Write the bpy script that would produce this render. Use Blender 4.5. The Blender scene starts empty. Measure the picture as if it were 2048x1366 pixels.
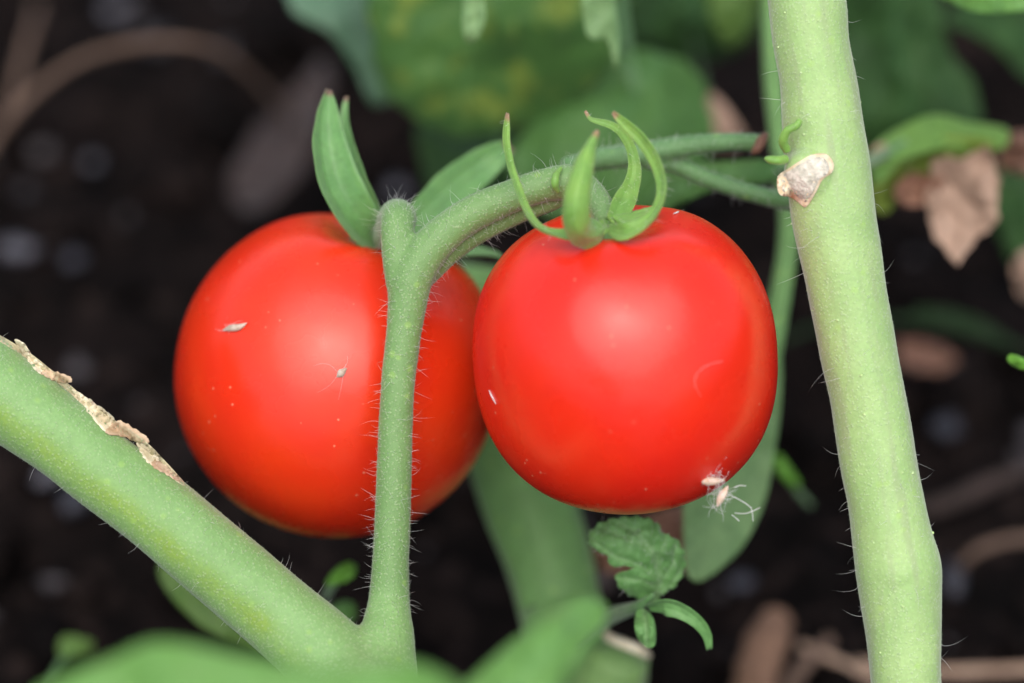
import bpy, bmesh, math, random
import numpy as np
from mathutils import Vector, noise
from mathutils.geometry import delaunay_2d_cdt
from mathutils.bvhtree import BVHTree

# ------------------------------------------------------------------ camera, sky, sun, exposure
sc = bpy.context.scene
COL = sc.collection
PITCH = math.radians(45)
LENS, SENSOR = 100.0, 36.0
D = 0.278                                   # camera to the plane of focus, metres
FW = Vector((0, math.cos(PITCH), -math.sin(PITCH)))
RT = Vector((1, 0, 0))
UP = Vector((0, math.sin(PITCH), math.cos(PITCH)))
AIM = Vector((0, 0, 0.09))                  # point of the focus plane on the lens axis
CAM = AIM - FW * D
PXM = D * SENSOR / LENS / 2048.0            # metres per photograph pixel in the focus plane

cd = bpy.data.cameras.new('camera')
cam = bpy.data.objects.new('camera', cd)
COL.objects.link(cam)
cam.location = CAM
cam.rotation_euler = (math.pi / 2 - PITCH, 0, 0)
cd.lens, cd.sensor_width = LENS, SENSOR
cd.clip_start, cd.clip_end = 0.005, 200.0
cd.dof.use_dof = True
cd.dof.focus_distance = D
cd.dof.aperture_fstop = 9.5
sc.camera = cam

SUN_EL, SUN_AZ = math.radians(66), math.radians(-4)   # azimuth from the -y side
world = bpy.data.worlds.new('World')
sc.world = world
world.use_nodes = True
wn = world.node_tree.nodes
wl = world.node_tree.links
bg = wn['Background']
sky = wn.new('ShaderNodeTexSky')
sky.sky_type = 'NISHITA'
sky.sun_disc = False
sky.sun_elevation = SUN_EL
sky.sun_rotation = math.pi - SUN_AZ
sky.dust_density = 4.0
hs = wn.new('ShaderNodeHueSaturation')
hs.inputs['Saturation'].default_value = 0.62
wl.new(sky.outputs[0], hs.inputs['Color'])
wl.new(hs.outputs[0], bg.inputs['Color'])
bg.inputs['Strength'].default_value = 0.125

sd = bpy.data.lights.new('sun', 'SUN')
sd.energy = 1.35
sd.angle = math.radians(78)
sd.color = (1.0, 0.98, 0.97)
sun = bpy.data.objects.new('sun', sd)
COL.objects.link(sun)
to_sun = Vector((math.sin(SUN_AZ) * math.cos(SUN_EL), -math.cos(SUN_AZ) * math.cos(SUN_EL), math.sin(SUN_EL)))
sun.rotation_euler = to_sun.to_track_quat('Z', 'Y').to_euler()

sc.view_settings.view_transform = 'Standard'
sc.view_settings.look = 'None'
sc.view_settings.gamma = 1.0
sc.view_settings.use_curve_mapping = False
sc.view_settings.exposure = 0.70
sc.cycles.use_denoising = True
try:
    sc.cycles.denoiser = 'OPENIMAGEDENOISE'
except Exception:
    pass
sc.cycles.max_bounces = 6
sc.cycles.use_adaptive_sampling = True
sc.cycles.adaptive_threshold = 0.02

random.seed(7)
RNG = np.random.default_rng(11)


# ------------------------------------------------------------------ geometry helpers
def P(x, y, dz=0.0):
    """photograph pixel and millimetres behind the focus plane -> point in the world"""
    d = D + dz * 0.001
    k = PXM * d / D
    return CAM + FW * d + RT * ((x - 1024) * k) + UP * ((683 - y) * k)


def SZ(px, dz=0.0):
    return px * PXM * (D + dz * 0.001) / D


def crom(pts, n):
    """Catmull-Rom through rows of pts (any width), n samples, even in chord length"""
    p = np.array(pts, float)
    if len(p) == 2:
        t = np.linspace(0, 1, n)[:, None]
        return p[0] * (1 - t) + p[1] * t
    p = np.vstack([2 * p[0] - p[1], p, 2 * p[-1] - p[-2]])
    seg = np.linalg.norm(np.diff(p[1:-1, :3], axis=0), axis=1) + 1e-12
    cum = np.concatenate([[0], np.cumsum(seg)])
    out = []
    for s in np.linspace(0, cum[-1], n):
        i = min(max(int(np.searchsorted(cum, s, 'right')) - 1, 0), len(seg) - 1)
        t = (s - cum[i]) / seg[i]
        a, b, c, d = p[i], p[i + 1], p[i + 2], p[i + 3]
        out.append(0.5 * (2 * b + (c - a) * t + (2 * a - 5 * b + 4 * c - d) * t * t + (3 * b - a - 3 * c + d) * t ** 3))
    return np.array(out)


def frames(c):
    t = np.gradient(c, axis=0)
    t /= np.linalg.norm(t, axis=1)[:, None] + 1e-15
    n = np.zeros_like(c)
    a = np.array([0.31, 0.2, 0.93])
    v = a - t[0] * a.dot(t[0])
    if np.linalg.norm(v) < 0.1:
        a = np.array([1.0, 0.1, 0.0]); v = a - t[0] * a.dot(t[0])
    n[0] = v / np.linalg.norm(v)
    for i in range(1, len(c)):
        v = n[i - 1] - t[i] * n[i - 1].dot(t[i])
        n[i] = v / (np.linalg.norm(v) + 1e-15)
    return t, n, np.cross(t, n)


def tube3(pts, n=60, segs=20, flat=1.0, wob=0.0, seed=0.0):
    """pts: rows (x, y, z, r) in metres; returns verts, faces, along"""
    q = crom(pts, n)
    c, r = q[:, :3], np.maximum(q[:, 3], 1e-6)
    t, a, b = frames(c)
    V, F, A = [], [], []
    for i in range(n):
        for j in range(segs):
            th = 2 * math.pi * j / segs
            k = 1.0
            if wob:
                k += wob * noise.noise(Vector((math.cos(th) * 1.3 + seed, math.sin(th) * 1.3, i * 0.13 + seed)))
            V.append(c[i] + (a[i] * math.cos(th) + b[i] * math.sin(th) * flat) * r[i] * k)
            A.append(i / (n - 1))
    for i in range(n - 1):
        for j in range(segs):
            j2 = (j + 1) % segs
            F.append((i * segs + j, i * segs + j2, (i + 1) * segs + j2, (i + 1) * segs + j))
    for i, s in ((0, -1), (n - 1, 1)):
        k = len(V)
        V.append(c[i] + t[i] * s * r[i] * 0.45); A.append(i / (n - 1))
        for j in range(segs):
            j2 = (j + 1) % segs
            F.append((i * segs + j2, i * segs + j, k) if s < 0 else (i * segs + j, i * segs + j2, k))
    return np.array(V), F, np.array(A)


def px_rows(pts):
    """rows (px, py, dz_mm, r_px) -> rows (x, y, z, r)"""
    return [tuple(P(x, y, z)) + (SZ(r, z),) for x, y, z, r in pts]


def tube(pts, **k):
    return tube3(px_rows(pts), **k)


def strap(pts, n=44, m=17, gutter=0.25, thick=0.18, face=(0, 0, -1), twist=0.0):
    """a sepal: rows (px, py, dz, full width px); face: the direction its inner side looks, in right/up/away axes"""
    q = crom([tuple(P(x, y, z)) + (SZ(w, z),) for x, y, z, w in pts], n)
    c, w = q[:, :3], np.maximum(q[:, 3], 2e-5)
    t = np.gradient(c, axis=0)
    t /= np.linalg.norm(t, axis=1)[:, None]
    fv = np.array(RT * face[0] + UP * face[1] + FW * face[2])
    V, A = [], []
    for i in range(n):
        f = fv - t[i] * fv.dot(t[i]); f /= np.linalg.norm(f) + 1e-12
        s = np.cross(t[i], f)
        tw = twist * i / (n - 1)
        s, f = s * math.cos(tw) + f * math.sin(tw), f * math.cos(tw) - s * math.sin(tw)
        for side in (0, 1):
            for j in range(m):
                v = -1 + 2 * j / (m - 1)
                th = thick * w[i] * math.sqrt(max(0.0, 1 - v * v)) * 0.5
                rib = 0.05 * w[i] * math.exp(-(v / 0.16) ** 2) + 0.012 * w[i] * math.cos(v * 11)
                off = gutter * w[i] * v * v + 0.016 * w[i] * math.cos(v * 11) * (1 - v * v) + (th if side == 0 else -th - rib)
                wob = 1 + 0.05 * noise.noise(Vector((i * 0.25, v * 2, pts[0][0])))
                V.append(c[i] + s * v * w[i] * 0.5 * wob + f * off)
                A.append(i / (n - 1))
    F = []
    k = 2 * m
    for i in range(n - 1):
        for j in range(m - 1):
            a, b = i * k + j, (i + 1) * k + j
            F.append((a, a + 1, b + 1, b))
            F.append((a + m, b + m, b + m + 1, a + m + 1))
        a, b = i * k, (i + 1) * k
        F.append((a, b, b + m, a + m))
        F.append((a + m - 1, a + 2 * m - 1, b + 2 * m - 1, b + m - 1))
    for i, fl in ((0, False), (n - 1, True)):
        for j in range(m - 1):
            q4 = (i * k + j, i * k + j + m, i * k + j + m + 1, i * k + j + 1)
            F.append(q4[::-1] if fl else q4)
    return np.array(V), F, np.array(A)


def seg_dist(p, poly):
    best = 1e9
    for (x0, y0), (x1, y1) in zip(poly, poly[1:]):
        dx, dy = x1 - x0, y1 - y0
        L = dx * dx + dy * dy + 1e-9
        t = max(0.0, min(1.0, ((p[0] - x0) * dx + (p[1] - y0) * dy) / L))
        best = min(best, math.hypot(p[0] - x0 - t * dx, p[1] - y0 - t * dy))
    return best


def blade(outline, dz, gx=0.0, gy=0.0, bow=0.0, amp=0.0, veins=(), vw=7.0, relief=0.0, thick=0.35, saw=0.0, sawn=30,
          step=None, dzf=None, seed=0.0, smooth=True):
    """a leaf blade: outline in photograph pixels, spread over its own curved sheet at dz mm (tilt gx, gy mm per px), real thickness"""
    o = np.array(outline, float)
    if smooth:
        closed = np.vstack([o, o[:1]])
        n = max(60, int(len(o) * 9))
        pad = np.vstack([o[-1:], closed, o[1:2]])
        out = []
        seg = np.linalg.norm(np.diff(closed, axis=0), axis=1)
        for i in range(len(o)):
            k = max(3, int(n * seg[i] / seg.sum()))
            for s in range(k):
                t = s / k
                a, b, c, d = pad[i], pad[i + 1], pad[i + 2], pad[i + 3]
                out.append(0.5 * (2 * b + (c - a) * t + (2 * a - 5 * b + 4 * c - d) * t * t + (3 * b - a - 3 * c + d) * t ** 3))
        o = np.array(out)
    cx, cy = o.mean(axis=0)
    ext = o.max(axis=0) - o.min(axis=0)
    size = ext.max()
    if saw:
        d = o - np.array([cx, cy])
        ang = np.arange(len(o)) / len(o) * sawn * 2 * math.pi
        o = o + d / (np.linalg.norm(d, axis=1)[:, None] + 1e-9) * (saw * (np.sin(ang) + 0.5 * np.sin(ang * 2.3 + 1)))[:, None]
    st = step or max(5.0, size / 42)
    pts = [Vector((x, y)) for x, y in o]
    no = len(pts)
    poly = [tuple(p) for p in o]

    def inside(x, y):
        c = False
        j = no - 1
        for i in range(no):
            if (poly[i][1] > y) != (poly[j][1] > y) and x < (poly[j][0] - poly[i][0]) * (y - poly[i][1]) / (poly[j][1] - poly[i][1]) + poly[i][0]:
                c = not c
            j = i
        return c
    ys = np.arange(o[:, 1].min(), o[:, 1].max(), st)
    for r, y in enumerate(ys):
        for x in np.arange(o[:, 0].min() + (r % 2) * st * 0.5, o[:, 0].max(), st):
            if inside(x, y):
                e = np.min(np.hypot(o[:, 0] - x, o[:, 1] - y))
                if e > st * 0.45:
                    pts.append(Vector((x, y)))
    vs, es, fs, *_ = delaunay_2d_cdt(pts, [], [list(range(no))], 1, 1e-4)
    top, bot, vein = [], [], []
    for p in vs:
        x, y = p
        u = ((x - cx) ** 2 + (y - cy) ** 2) / (0.25 * size * size)
        z = dz + gx * (x - cx) + gy * (y - cy) + bow * u
        if dzf:
            z = dzf(x, y)
        if amp:
            z += amp * noise.fractal(Vector((x / size * 3 + seed, y / size * 3, seed)), 1.0, 2.0, 3)
        v = 0.0
        for k, pl in enumerate(veins):
            w = vw if k == 0 else vw * 0.55
            v = max(v, math.exp(-(seg_dist((x, y), pl) / w) ** 2) * (1.0 if k == 0 else 0.75))
        z += relief * v
        top.append(P(x, y, z)); bot.append(P(x, y, z + thick)); vein.append(v)
    nv = len(vs)
    F = []
    cnt = {}
    for f in fs:
        f = list(f)
        a, b, c = (vs[i] for i in f[:3])
        if (b.x - a.x) * (c.y - a.y) - (b.y - a.y) * (c.x - a.x) > 0:
            f = f[::-1]
        F.append(tuple(f)); F.append(tuple(i + nv for i in f[::-1]))
        for i in range(len(f)):
            e = (f[i], f[(i + 1) % len(f)])
            cnt[e] = cnt.get(e, 0) + 1
    for (a, b) in list(cnt):
        if (b, a) not in cnt:
            F.append((b, a, a + nv, b + nv))
    return np.array(top + bot), F, np.array(vein * 2)


def join(parts):
    V, F, A = [], [], []
    k = 0
    for p in parts:
        v, f = p[0], p[1]
        V.append(v)
        F += [tuple(i + k for i in q) for q in f]
        A.append(p[2] if len(p) > 2 else np.zeros(len(v)))
        k += len(v)
    return np.vstack(V), F, np.concatenate(A)


def mesh_from(name, V, F, attrs=None):
    me = bpy.data.meshes.new(name)
    me.from_pydata([tuple(v) for v in V], [], F)
    me.update()
    for k, a in (attrs or {}).items():
        at = me.attributes.new(k, 'FLOAT', 'POINT')
        at.data.foreach_set('value', np.asarray(a, dtype=np.float32))
    return me


def obj(name, data, mat, parent=None, base=None, smooth=True, attrs=None, kind=None):
    V, F = np.array(data[0], float), data[1]
    a = dict(attrs or {})
    if len(data) > 2 and 'mask' not in a:
        a['mask'] = data[2]
    b = np.array(parent.location) if parent is not None and base is None else np.array(base) if base is not None else np.zeros(3)
    me = mesh_from(name, V - b, F, a)
    if smooth:
        me.polygons.foreach_set('use_smooth', [True] * len(me.polygons))
    me.materials.append(mat)
    o = bpy.data.objects.new(name, me)
    COL.objects.link(o)
    if parent is not None:
        o.parent = parent
    else:
        o.location = b
    if kind:
        o['kind'] = kind
    return o


def sub(name, data, mat, part, root, kind=None, **k):
    """a sub-part: mesh stored about the root's base, parented to a part that sits at the root"""
    o = obj(name, data, mat, None, np.array(root.location), kind=kind, **k)
    o.parent = part
    o.location = (0, 0, 0)
    return o


def thing(name, base, label, cat, group=None):
    o = bpy.data.objects.new(name, None)
    o.empty_display_size = 0.002
    COL.objects.link(o)
    o.location = base
    return tag(o, label, cat, group)


def tag(o, label, cat, group=None):
    o['label'], o['category'] = label, cat
    if group:
        o['group'] = group
    return o


def fuse(parts, voxel, smooth_n=8):
    """tubes grown together into one skin"""
    V, F, _ = join(parts)
    me = mesh_from('tmp', V, F)
    o = bpy.data.objects.new('tmp', me)
    COL.objects.link(o)
    m = o.modifiers.new('r', 'REMESH'); m.mode = 'VOXEL'; m.voxel_size = voxel
    s = o.modifiers.new('s', 'SMOOTH'); s.iterations = smooth_n; s.factor = 0.5
    bpy.context.view_layer.update()
    ev = o.evaluated_get(bpy.context.evaluated_depsgraph_get())
    m2 = ev.to_mesh()
    v = np.empty(len(m2.vertices) * 3); m2.vertices.foreach_get('co', v)
    f = [tuple(p.vertices) for p in m2.polygons]
    ev.to_mesh_clear()
    bpy.data.objects.remove(o); bpy.data.meshes.remove(me)
    return v.reshape(-1, 3), f


def sample_surface(V, F, n, keep=None):
    tri = []
    for q in F:
        tri.append(q[:3])
        if len(q) == 4:
            tri.append((q[0], q[2], q[3]))
    tri = np.array(tri)
    a, b, c = V[tri[:, 0]], V[tri[:, 1]], V[tri[:, 2]]
    nrm = np.cross(b - a, c - a)
    ar = np.linalg.norm(nrm, axis=1)
    nrm /= ar[:, None] + 1e-20
    w = ar.copy()
    if keep is not None:
        w = w * keep((a + b + c) / 3, nrm)
    i = RNG.choice(len(tri), n, p=w / w.sum())
    u, v = RNG.random(n), RNG.random(n)
    s = u + v > 1
    u[s], v[s] = 1 - u[s], 1 - v[s]
    return a[i] + (b[i] - a[i]) * u[:, None] + (c[i] - a[i]) * v[:, None], nrm[i]


def strands(pos, dirs, lens, rad, segs=4, sides=3, bend=0.5):
    """many tapered curved hairs as one mesh"""
    n = len(pos)
    V, F = [], []
    rnd = RNG.normal(size=(n, 3))
    for i in range(n):
        d = dirs[i] / (np.linalg.norm(dirs[i]) + 1e-12)
        cv = rnd[i] - d * rnd[i].dot(d)
        cv /= np.linalg.norm(cv) + 1e-12
        e = np.cross(d, cv)
        L = lens[i]; r0 = rad[i] if hasattr(rad, '__len__') else rad
        k = len(V)
        bb = bend * RNG.random()
        for s in range(segs):
            t = s / segs
            c = pos[i] + d * (L * t - 0.00003) + cv * (bb * L * t * t)
            for j in range(sides):
                th = 2 * math.pi * j / sides
                V.append(c + (cv * math.cos(th) + e * math.sin(th)) * r0 * (1 - 0.75 * t))
        V.append(pos[i] + d * L + cv * bb * L)
        for s in range(segs - 1):
            for j in range(sides):
                j2 = (j + 1) % sides
                F.append((k + s * sides + j, k + s * sides + j2, k + (s + 1) * sides + j2, k + (s + 1) * sides + j))
        tip = len(V) - 1
        for j in range(sides):
            F.append((k + (segs - 1) * sides + j, k + (segs - 1) * sides + (j + 1) % sides, tip))
    return np.array(V), F


def fuzz(V, F, n_long, n_short, L=(0.0008, 0.0022), S=(0.00012, 0.00032), rl=0.000028, rs=0.000018, droop=0.0, keep=None, bend=0.7):
    """long silky hairs and a short down on a stem's skin"""
    out = []
    if n_long:
        p, nm = sample_surface(V, F, n_long, keep)
        d = nm + RNG.normal(scale=0.28, size=nm.shape) + np.array([0, 0, -droop])
        ln = RNG.uniform(L[0], L[1], n_long) * np.where(RNG.random(n_long) < 0.6, 0.55, 1.0)
        out.append(strands(p, d, ln, rl, 5, 3, bend))
    if n_short:
        p, nm = sample_surface(V, F, n_short, keep)
        d = nm + RNG.normal(scale=0.35, size=nm.shape)
        out.append(strands(p, d, RNG.uniform(S[0], S[1], n_short), rs, 1, 3, 0.2))
    v, f, _ = join([o + (np.zeros(len(o[0])),) for o in out])
    return v, f


# ------------------------------------------------------------------ materials
def new_mat(name):
    m = bpy.data.materials.new(name)
    m.use_nodes = True
    nt = m.node_tree
    b = nt.nodes['Principled BSDF']
    tc = nt.nodes.new('ShaderNodeTexCoord')
    return m, nt, b, tc.outputs['Object']


def rgb(c):
    return (c[0], c[1], c[2], 1.0)


def n_noise(nt, co, scale, detail=3.0, rough=0.55, dist=0.0):
    n = nt.nodes.new('ShaderNodeTexNoise')
    n.inputs['Scale'].default_value = scale
    n.inputs['Detail'].default_value = detail
    n.inputs['Roughness'].default_value = rough
    n.inputs['Distortion'].default_value = dist
    nt.links.new(co, n.inputs['Vector'])
    return n.outputs['Fac']


def n_vor(nt, co, scale):
    n = nt.nodes.new('ShaderNodeTexVoronoi')
    n.inputs['Scale'].default_value = scale
    nt.links.new(co, n.inputs['Vector'])
    return n.outputs['Distance']


def n_map(nt, v, a, b, c=0.0, d=1.0):
    n = nt.nodes.new('ShaderNodeMapRange')
    n.interpolation_type = 'SMOOTHSTEP'
    for k, x in zip(('From Min', 'From Max', 'To Min', 'To Max'), (a, b, c, d)):
        n.inputs[k].default_value = x
    nt.links.new(v, n.inputs['Value'])
    return n.outputs['Result']


def n_mix(nt, f, a, b, mode='MIX'):
    n = nt.nodes.new('ShaderNodeMix')
    n.data_type = 'RGBA'
    n.blend_type = mode
    for s, x in ((n.inputs[0], f), (n.inputs[6], a), (n.inputs[7], b)):
        if isinstance(x, (int, float)):
            s.default_value = x
        elif isinstance(x, tuple):
            s.default_value = rgb(x)
        else:
            nt.links.new(x, s)
    return n.outputs[2]


def n_math(nt, op, a, b):
    n = nt.nodes.new('ShaderNodeMath')
    n.operation = op
    for s, x in ((n.inputs[0], a), (n.inputs[1], b)):
        if isinstance(x, (int, float)):
            s.default_value = x
        else:
            nt.links.new(x, s)
    return n.outputs[0]


def n_attr(nt, name):
    n = nt.nodes.new('ShaderNodeAttribute')
    n.attribute_name = name
    return n.outputs['Fac']


def n_bump(nt, b, h, strength, dist):
    n = nt.nodes.new('ShaderNodeBump')
    n.inputs['Strength'].default_value = strength
    n.inputs['Distance'].default_value = dist
    nt.links.new(h, n.inputs['Height'])
    nt.links.new(n.outputs[0], b.inputs['Normal'])


def stem_mat(name, ca, cb, dots, dot_amt=0.35, mask=None, streak=None, rough=0.5, sss=0.15, sheen=0.25, spec=0.35, bump=0.6):
    m, nt, b, co = new_mat(name)
    c = n_mix(nt, n_map(nt, n_noise(nt, co, 260, 3), 0.35, 0.65), ca, cb)
    if mask:
        c = n_mix(nt, n_attr(nt, 'mask'), c, mask)
    if streak:
        c = n_mix(nt, n_math(nt, 'MULTIPLY', n_map(nt, n_attr(nt, 'streak'), 0.5, 1.0), 0.5), c, streak)
    c = n_mix(nt, n_map(nt, n_noise(nt, co, 2600, 3, 0.6), 0.3, 0.7, 0.0, 0.5), c, tuple(x * 0.72 for x in ca))
    v = n_vor(nt, co, 2900)
    dt = n_map(nt, v, 0.42, 0.16)
    c = n_mix(nt, n_math(nt, 'MULTIPLY', dt, dot_amt), c, dots)
    v2 = n_vor(nt, co, 420)
    c = n_mix(nt, n_math(nt, 'MULTIPLY', n_map(nt, v2, 0.2, 0.08), 0.35), c, (0.32, 0.52, 0.10))
    nt.links.new(c, b.inputs['Base Color'])
    b.inputs['Roughness'].default_value = rough
    b.inputs['Specular IOR Level'].default_value = spec
    b.inputs['Sheen Weight'].default_value = sheen
    b.inputs['Sheen Roughness'].default_value = 0.4
    b.inputs['Subsurface Weight'].default_value = sss
    b.inputs['Subsurface Radius'].default_value = (0.6, 1.0, 0.3)
    b.inputs['Subsurface Scale'].default_value = 0.0009
    h = n_math(nt, 'ADD', n_math(nt, 'MULTIPLY', dt, 0.6), n_noise(nt, co, 1800, 3))
    n_bump(nt, b, h, bump, 0.00012)
    return m


def leaf_mat(name, ca, cb, vein, spot=None, spot_lo=0.55, spot_hi=0.68, spot_scale=90.0, rough=0.5, trans=0.25, spec=0.35, vein_amt=0.6, fine=1200.0, bump=0.55):
    m, nt, b, co = new_mat(name)
    c = n_mix(nt, n_map(nt, n_noise(nt, co, 130, 4), 0.3, 0.7), ca, cb)
    if spot:
        c = n_mix(nt, n_map(nt, n_noise(nt, co, spot_scale, 3, 0.5, 0.6), spot_lo, spot_hi), c, spot)
    c = n_mix(nt, n_math(nt, 'MULTIPLY', n_attr(nt, 'mask'), vein_amt), c, vein)
    c = n_mix(nt, n_map(nt, n_noise(nt, co, fine, 3, 0.6), 0.35, 0.7, 0.0, 0.45), c, tuple(x * 0.65 for x in ca))
    nt.links.new(c, b.inputs['Base Color'])
    b.inputs['Roughness'].default_value = rough
    b.inputs['Specular IOR Level'].default_value = spec
    b.inputs['Sheen Weight'].default_value = 0.12
    h = n_math(nt, 'ADD', n_noise(nt, co, fine * 0.7, 3), n_math(nt, 'MULTIPLY', n_vor(nt, co, fine * 0.5), 0.8))
    n_bump(nt, b, h, bump, 0.00022)
    tr = nt.nodes.new('ShaderNodeBsdfTranslucent')
    br = nt.nodes.new('ShaderNodeMix'); br.data_type = 'RGBA'; br.blend_type = 'MULTIPLY'
    br.inputs[0].default_value = 1.0
    br.inputs[7].default_value = (1.0, 1.0, 0.55, 1)
    nt.links.new(c, br.inputs[6]); nt.links.new(br.outputs[2], tr.inputs['Color'])
    mx = nt.nodes.new('ShaderNodeMixShader')
    mx.inputs[0].default_value = trans
    nt.links.new(b.outputs[0], mx.inputs[1]); nt.links.new(tr.outputs[0], mx.inputs[2])
    nt.links.new(mx.outputs[0], nt.nodes['Material Output'].inputs['Surface'])
    return m


def plain_mat(name, ca, cb, scale, rough=0.7, bump=0.4, bdist=0.0002, spec=0.3, sss=0.0, stretch=None):
    m, nt, b, co = new_mat(name)
    if stretch:
        mp = nt.nodes.new('ShaderNodeMapping')
        mp.inputs['Scale'].default_value = stretch
        nt.links.new(co, mp.inputs['Vector']); co = mp.outputs[0]
    f = n_noise(nt, co, scale, 4, 0.6)
    c = n_mix(nt, n_map(nt, f, 0.3, 0.7), ca, cb)
    nt.links.new(c, b.inputs['Base Color'])
    b.inputs['Roughness'].default_value = rough
    b.inputs['Specular IOR Level'].default_value = spec
    if sss:
        b.inputs['Subsurface Weight'].default_value = sss
        b.inputs['Subsurface Scale'].default_value = 0.001
    n_bump(nt, b, n_noise(nt, co, scale * 2.5, 4), bump, bdist)
    return m


def sepal_mat(name, ca, cb, tip=(0.30, 0.15, 0.09), t0=0.93):
    m, nt, b, co = new_mat(name)
    c = n_mix(nt, n_map(nt, n_noise(nt, co, 420, 3), 0.3, 0.7), ca, cb)
    c = n_mix(nt, n_map(nt, n_noise(nt, co, 2400, 3), 0.4, 0.75, 0.0, 0.35), c, tuple(x * 1.5 for x in cb))
    c = n_mix(nt, n_map(nt, n_noise(nt, co, 900, 4, 0.6), 0.5, 0.75, 0.0, 0.45), c, tuple(x * 0.55 for x in ca))
    c = n_mix(nt, n_map(nt, n_attr(nt, 'mask'), t0, t0 + 0.035), c, tip)
    nt.links.new(c, b.inputs['Base Color'])
    b.inputs['Roughness'].default_value = 0.45
    b.inputs['Specular IOR Level'].default_value = 0.4
    b.inputs['Sheen Weight'].default_value = 0.15
    b.inputs['Subsurface Weight'].default_value = 0.3
    b.inputs['Subsurface Radius'].default_value = (0.6, 1.0, 0.3)
    b.inputs['Subsurface Scale'].default_value = 0.001
    n_bump(nt, b, n_noise(nt, co, 1500, 4), 0.5, 0.00015)
    return m


def tomato_mat(name, ca, cb, deep):
    m, nt, b, co = new_mat(name)
    c = n_mix(nt, n_map(nt, n_noise(nt, co, 70, 2, 0.5, 0.3), 0.35, 0.65), ca, cb)
    c = n_mix(nt, n_map(nt, n_noise(nt, co, 330, 4), 0.45, 0.8, 0.0, 0.25), c, deep)
    fl = n_vor(nt, co, 620)
    sp = n_math(nt, 'MULTIPLY', n_map(nt, fl, 0.10, 0.04), n_map(nt, n_noise(nt, co, 150, 2), 0.43, 0.56))
    c = n_mix(nt, n_math(nt, 'MULTIPLY', sp, 0.65), c, (0.85, 0.42, 0.25))
    nt.links.new(c, b.inputs['Base Color'])
    rr = n_map(nt, n_noise(nt, co, 160, 3), 0.3, 0.7, 0.22, 0.34)
    nt.links.new(rr, b.inputs['Roughness'])
    b.inputs['Specular IOR Level'].default_value = 0.5
    b.inputs['Subsurface Weight'].default_value = 0.2
    b.inputs['Subsurface Radius'].default_value = (1.0, 0.18, 0.08)
    b.inputs['Subsurface Scale'].default_value = 0.0025
    n_bump(nt, b, n_math(nt, 'ADD', n_noise(nt, co, 900, 3), n_math(nt, 'ADD', n_math(nt, 'MULTIPLY', sp, 0.6), n_math(nt, 'MULTIPLY', n_noise(nt, co, 95, 2), 9.0))), 0.14, 0.00012)
    return m


M = {}
M['tomato'] = tomato_mat('tomato_skin', (0.76, 0.026, 0.007), (0.72, 0.019, 0.008), (0.60, 0.012, 0.007))
M['tomato_orange'] = tomato_mat('tomato_skin_orange', (0.76, 0.043, 0.007), (0.72, 0.029, 0.007), (0.64, 0.019, 0.007))
M['stalk'] = stem_mat('stalk_green', (0.125, 0.25, 0.10), (0.10, 0.215, 0.085), (0.42, 0.55, 0.33), 0.5, sheen=0.3, bump=0.9)
M['branch'] = stem_mat('branch_green', (0.16, 0.34, 0.135), (0.135, 0.30, 0.12), (0.34, 0.52, 0.28), 0.22, mask=(0.20, 0.36, 0.045), bump=0.45)
M['stem'] = stem_mat('stem_pale_green', (0.345, 0.50, 0.19), (0.30, 0.465, 0.165), (0.54, 0.64, 0.42), 0.26, streak=(0.28, 0.31, 0.19), bump=0.5, sheen=0.5)
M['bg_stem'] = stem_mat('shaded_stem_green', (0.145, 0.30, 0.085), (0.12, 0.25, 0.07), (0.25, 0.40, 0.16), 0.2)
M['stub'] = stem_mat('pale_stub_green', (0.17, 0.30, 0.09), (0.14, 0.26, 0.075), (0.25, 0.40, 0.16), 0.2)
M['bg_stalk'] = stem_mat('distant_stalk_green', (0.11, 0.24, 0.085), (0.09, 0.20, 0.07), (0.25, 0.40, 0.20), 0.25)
M['sepal'] = sepal_mat('sepal_bright', (0.19, 0.345, 0.062), (0.14, 0.29, 0.055), (0.30, 0.18, 0.10), 0.945)
M['sepal_dull'] = sepal_mat('sepal_dull', (0.13, 0.28, 0.085), (0.10, 0.235, 0.07), (0.15, 0.085, 0.06), 0.95)
M['hub'] = sepal_mat('calyx_hub', (0.12, 0.26, 0.06), (0.10, 0.22, 0.06), t0=2.0)


def hair_mat(name, col, a):
    m, nt, b, co = new_mat(name)
    b.inputs['Base Color'].default_value = rgb(col)
    b.inputs['Roughness'].default_value = 0.35
    tr = nt.nodes.new('ShaderNodeBsdfTranslucent')
    tr.inputs['Color'].default_value = rgb(col)
    mx = nt.nodes.new('ShaderNodeMixShader')
    mx.inputs[0].default_value = a
    nt.links.new(b.outputs[0], mx.inputs[1]); nt.links.new(tr.outputs[0], mx.inputs[2])
    nt.links.new(mx.outputs[0], nt.nodes['Material Output'].inputs['Surface'])
    return m


M['hair'] = hair_mat('silky_hair', (0.90, 0.90, 0.88), 0.5)
M['nodule'] = plain_mat('hair_base_swelling', (0.44, 0.60, 0.24), (0.52, 0.66, 0.34), 900)
M['down'] = hair_mat('pale_down', (0.46, 0.60, 0.40), 0.5)
M['fibre'] = hair_mat('white_fibre', (0.85, 0.84, 0.82), 0.35)
M['seed'] = plain_mat('seed_husk', (0.55, 0.38, 0.26), (0.70, 0.55, 0.45), 1800, 0.55, sss=0.2)
M['chaff'] = plain_mat('pale_chaff', (0.42, 0.31, 0.22), (0.60, 0.50, 0.42), 1500, 0.6)
M['cream'] = plain_mat('dry_cream_tissue', (0.66, 0.56, 0.38), (0.76, 0.70, 0.52), 900, 0.7, stretch=(1, 1, 2.5))
M['brown_flap'] = plain_mat('dry_brown_tissue', (0.46, 0.31, 0.19), (0.60, 0.46, 0.31), 900, 0.75)
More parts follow.
